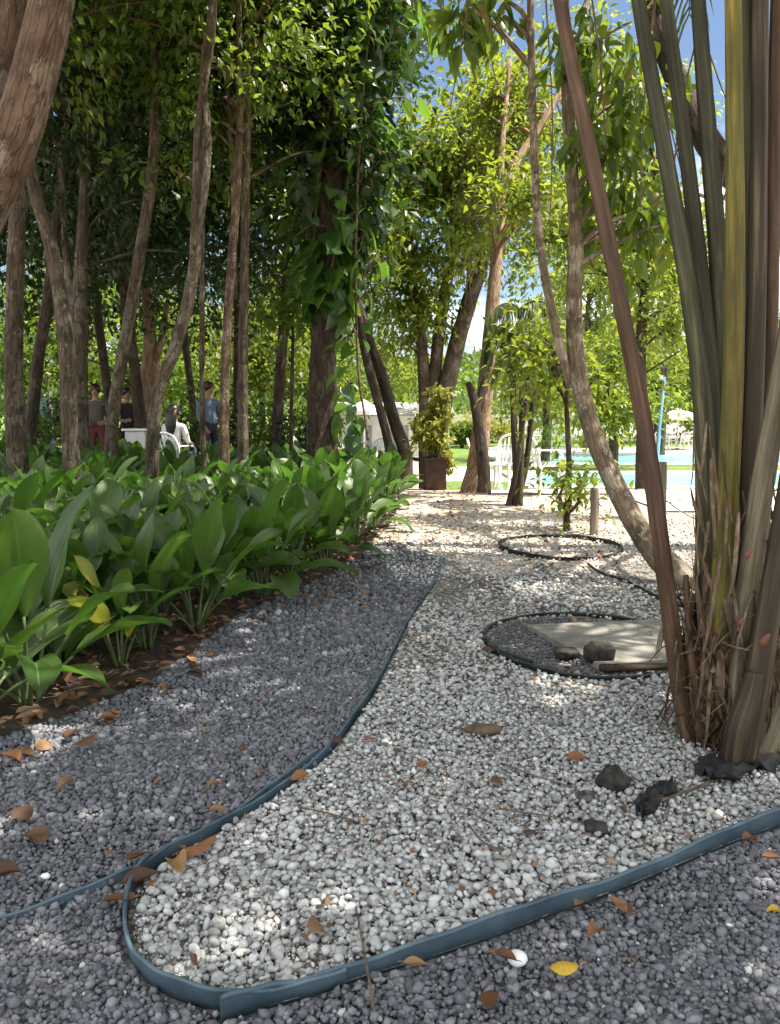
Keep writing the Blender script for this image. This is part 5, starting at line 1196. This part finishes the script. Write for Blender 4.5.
# ------------------------------------------------------------------ people
def person(label, loc, rz, pose, shirt, trousers, hair, group='people under the trees', scale=1.0):
    """pose: joints (x, y, z); figure faces -Y in its own space"""
    J = pose; names = list(J); idx = {n: i for i, n in enumerate(names)}
    rad = dict(pelvis=.135, waist=.125, chest=.145, neck0=.07, neck=.055, jaw=.07, head=.092, crown=.06)
    for s in 'lr': rad.update({'sh'+s: .065, 'el'+s: .045, 'wr'+s: .031, 'pa'+s: .034, 'hip'+s: .095, 'kn'+s: .062, 'an'+s: .042, 'to'+s: .034})
    E = [('pelvis', 'waist'), ('waist', 'chest'), ('chest', 'neck0'), ('neck0', 'neck'), ('neck', 'jaw'), ('jaw', 'head'), ('head', 'crown')]
    for s in 'lr': E += [('chest', 'sh'+s), ('sh'+s, 'el'+s), ('el'+s, 'wr'+s), ('wr'+s, 'pa'+s), ('pelvis', 'hip'+s), ('hip'+s, 'kn'+s), ('kn'+s, 'an'+s), ('an'+s, 'to'+s)]
    V = [Vector(J[n]) for n in names]; E = [(idx[a], idx[b_]) for a, b_ in E]; rads = [rad[n] for n in names]
    for s in 'lr':                                   # fingers and thumb leave the palm
        w, p = Vector(J['wr'+s]), Vector(J['pa'+s]); d = (p-w).normalized(); sd = d.cross(Vector((1, 0, 0)))
        if sd.length < .1: sd = d.cross(Vector((0, 0, 1)))
        sd.normalize(); cu = d.cross(sd)*(1 if s == 'l' else -1)
        for k in range(4):
            L = (.07, .08, .075, .06)[k]; a = p+sd*(-.026+k*.0175)+d*.03; i0 = len(V)
            V += [a, a+d*L*.55+cu*.008, a+d*L*.9+cu*.03]; rads += [.011, .010, .008]; E += [(idx['pa'+s], i0), (i0, i0+1), (i0+1, i0+2)]
        i0 = len(V); a = w.lerp(p, .35)-sd*.035; V += [a, a+d*.045-sd*.015+cu*.01]; rads += [.013, .010]; E += [(idx['wr'+s], i0), (i0, i0+1)]
    hd = Vector(J['head']); i0 = len(V); V.append(hd+Vector((0, -.105, -.012))); rads.append(.014); E.append((idx['head'], i0))
    me = bpy.data.meshes.new('person'); me.from_pydata([v[:] for v in V], E, [])
    o = link('tmp', me); md = o.modifiers.new('s', 'SKIN'); md.use_smooth_shade = True
    for i, r in enumerate(rads):
        sv = me.skin_vertices[0].data[i]; sv.radius = (r, r*.8 if i in (idx['chest'], idx['waist'], idx['pelvis']) else r); sv.use_root = (i == idx['pelvis'])
    sb = o.modifiers.new('u', 'SUBSURF'); sb.levels = 2; sb.render_levels = 2
    bpy.context.view_layer.update()
    me2 = bpy.data.meshes.new_from_object(o.evaluated_get(bpy.context.evaluated_depsgraph_get())); bpy.data.objects.remove(o)
    me2.name = 'person'; me2.materials.clear()
    for m_ in (M['skin'], shirt, trousers): me2.materials.append(m_)
    nk = Vector(J['neck0']); pel = Vector(J['pelvis'])
    def segd(p, a, b_):
        a, b_ = Vector(J[a]), Vector(J[b_]); t = max(0, min(1, (p-a).dot(b_-a)/max(1e-6, (b_-a).length_squared))); return (p-a-(b_-a)*t).length
    for f in me2.polygons:
        c = f.center; f.use_smooth = True
        cs = {0: min(segd(c, 'neck', 'head')-.04, *[segd(c, 'wr'+s, 'pa'+s) for s in 'lr'], *[segd(c, 'el'+s, 'wr'+s)+.012 for s in 'lr'], *[segd(c, 'an'+s, 'to'+s) for s in 'lr']),
              1: min(segd(c, 'waist', 'chest')-.06, segd(c, 'chest', 'neck0')-.02, *[segd(c, 'sh'+s, 'el'+s) for s in 'lr'], *[segd(c, 'chest', 'sh'+s) for s in 'lr']),
              2: min(segd(c, 'pelvis', 'hipl')-.05, segd(c, 'pelvis', 'hipr')-.05, *[segd(c, 'hip'+s, 'kn'+s)-.03 for s in 'lr'], *[segd(c, 'kn'+s, 'an'+s) for s in 'lr'])}
        f.material_index = min(cs, key=cs.get)
    root = link('person', me2, None, loc); root.rotation_euler.z = rz; root.scale = (scale,)*3; tag(root, label, 'person', group)
    b = MB(); b.sphere((0, .018, .035), .112, 14, 10, (.92, 1, .92))
    if hair == 'long':
        b.tube([hd*0+Vector((0, .03, .05)), Vector((0, .11, -.06)), Vector((0, .135, -.22)), Vector((.01, .14, -.4))], [.10, .105, .10, .05], 12, 4, .05, .6)
    h_ = b.build('hair', M['hair'], root, hd)
    for sx in (-1, 1):
        b = MB(); b.sphere((0, 0, 0), .014, 8, 6); b.build('eye', M['hair'], root, hd+Vector((sx*.034, -.085, .008)))
    b = MB(); b.sphere((0, 0, 0), .02, 8, 6, (1.2, .4, .35)); b.build('mouth', flat('lip', (.25, .09, .07)), root, hd+Vector((0, -.088, -.055)))
    for sx in (-1, 1):
        b = MB(); b.sphere((0, 0, 0), .026, 8, 6, (.35, .7, 1.1)); b.build('ear', M['skin'], root, hd+Vector((sx*.094, .005, -.01)))
    return root
def standing(arm=.0, bend=.0):
    J = dict(pelvis=(0, 0, .93), waist=(0, 0, 1.08), chest=(0, .01, 1.28), neck0=(0, .015, 1.43), neck=(0, .005, 1.49), jaw=(0, -.012, 1.54), head=(0, -.01, 1.60), crown=(0, 0, 1.67))
    for s, x in (('l', 1), ('r', -1)):
        J.update({'sh'+s: (x*.185, .01, 1.38), 'el'+s: (x*.235, .02-arm*.05, 1.1), 'wr'+s: (x*(.235-arm*.12), -.03-arm*.22, .87+arm*.22), 'pa'+s: (x*(.23-arm*.15), -.045-arm*.28, .79+arm*.32),
                  'hip'+s: (x*.095, 0, .88), 'kn'+s: (x*.105, -.02, .48), 'an'+s: (x*.11, .02, .08), 'to'+s: (x*.13, -.14, .035)})
    return J
def sitting():
    J = dict(pelvis=(0, .05, .52), waist=(0, .06, .68), chest=(0, .04, .89), neck0=(0, .02, 1.04), neck=(0, 0, 1.10), jaw=(0, -.02, 1.15), head=(0, -.02, 1.21), crown=(0, -.01, 1.28))
    for s, x in (('l', 1), ('r', -1)):
        J.update({'sh'+s: (x*.18, .03, .99), 'el'+s: (x*.23, -.02, .72), 'wr'+s: (x*.17, -.24, .66), 'pa'+s: (x*.13, -.31, .66),
                  'hip'+s: (x*.1, .02, .5), 'kn'+s: (x*.12, -.42, .5), 'an'+s: (x*.12, -.4, .08), 'to'+s: (x*.13, -.55, .035)})
    return J
fl = {k: flat('cloth_'+k, c) for k, c in dict(black=(.022, .022, .025), blue=(.11, .15, .24), white=(.72, .71, .70), navy=(.02, .025, .045), red=(.12, .035, .035), pattern=(.09, .075, .07)).items()}
def ploc(px, Y): p = base(px, Y); return p
person('person in a dark patterned top and reddish skirt standing at left among the trunks', ploc(96, 14.6), .2, standing(.7), fl['pattern'], fl['red'], 'short', scale=1.0)
person('person in black with bare forearms standing left of the white counter', ploc(127, 15.2), .6, standing(.9), fl['black'], fl['black'], 'short', scale=.97)
sx_, sy_ = ploc(174, 13.2).x, 13.2
person('person with long black hair and a white top sitting with their back to us', (sx_, sy_, 0), math.pi-.3, sitting(), fl['white'], fl['navy'], 'long')
o = chair('white plastic armchair under the person in the white top', sx_, sy_, math.pi-.3, cg, ch0)
o.location = (sx_+.02, sy_-.06, 0)
person('person in a blue shirt and dark trousers standing right of the thin pole trunk', ploc(209, 14.4), .9, standing(.3), fl['blue'], fl['navy'], 'short', scale=1.02)

# ------------------------------------------------------------------ light
EL, AZ = R(65), R(98)
sd = Vector((math.sin(AZ)*math.cos(EL), math.cos(AZ)*math.cos(EL), math.sin(EL)))
su = bpy.data.lights.new('sun', 'SUN'); su.energy = 5.0; su.angle = R(.53); su.color = (1, .93, .80)
so = bpy.data.objects.new('sun', su); COL.objects.link(so); so.location = (0, 0, 40); so.rotation_euler = (-sd).to_track_quat('-Z', 'Y').to_euler()
w = bpy.data.worlds.new('World'); scene.world = w; w.use_nodes = True; nt = w.node_tree
bgn = nt.nodes['Background']; sky = nt.nodes.new('ShaderNodeTexSky'); sky.sky_type = 'NISHITA'; sky.sun_disc = False
sky.sun_elevation = EL; sky.sun_rotation = AZ; sky.air_density = 1.0; sky.dust_density = .6; sky.ozone_density = 1.5
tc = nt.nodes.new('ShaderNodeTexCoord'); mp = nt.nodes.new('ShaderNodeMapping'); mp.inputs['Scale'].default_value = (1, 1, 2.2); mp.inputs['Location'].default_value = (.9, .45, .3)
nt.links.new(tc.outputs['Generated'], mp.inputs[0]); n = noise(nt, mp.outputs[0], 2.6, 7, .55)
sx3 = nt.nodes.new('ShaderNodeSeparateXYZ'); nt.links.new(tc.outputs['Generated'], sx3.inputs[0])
def mth(op, a, b_):
    m_ = nt.nodes.new('ShaderNodeMath'); m_.operation = op
    for s_, v_ in zip(m_.inputs, (a, b_)):
        if isinstance(v_, (int, float)): s_.default_value = v_
        else: nt.links.new(v_, s_)
    return m_.outputs[0]
# unseen cloud cover added overhead and behind to fill the shade, blue sky with single clouds in front
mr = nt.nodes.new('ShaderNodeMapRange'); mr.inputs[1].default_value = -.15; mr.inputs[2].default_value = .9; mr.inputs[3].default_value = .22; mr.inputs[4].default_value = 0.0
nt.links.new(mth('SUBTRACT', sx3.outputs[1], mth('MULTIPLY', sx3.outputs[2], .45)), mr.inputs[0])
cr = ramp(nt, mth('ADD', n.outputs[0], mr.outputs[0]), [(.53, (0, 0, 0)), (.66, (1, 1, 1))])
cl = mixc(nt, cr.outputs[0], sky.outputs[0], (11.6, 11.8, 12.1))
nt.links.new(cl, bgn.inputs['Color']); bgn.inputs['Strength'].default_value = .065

vs = scene.view_settings; vs.view_transform = 'Standard'; vs.look = 'None'; vs.gamma = 1; vs.exposure = 1.42; vs.use_curve_mapping = False
cy = scene.cycles
cy.use_denoising = True; cy.denoiser = 'OPENIMAGEDENOISE'; cy.max_bounces = 7; cy.diffuse_bounces = 4; cy.glossy_bounces = 2; cy.transmission_bounces = 4; cy.transparent_max_bounces = 4
cy.caustics_reflective = False; cy.caustics_refractive = False; cy.sample_clamp_indirect = 6
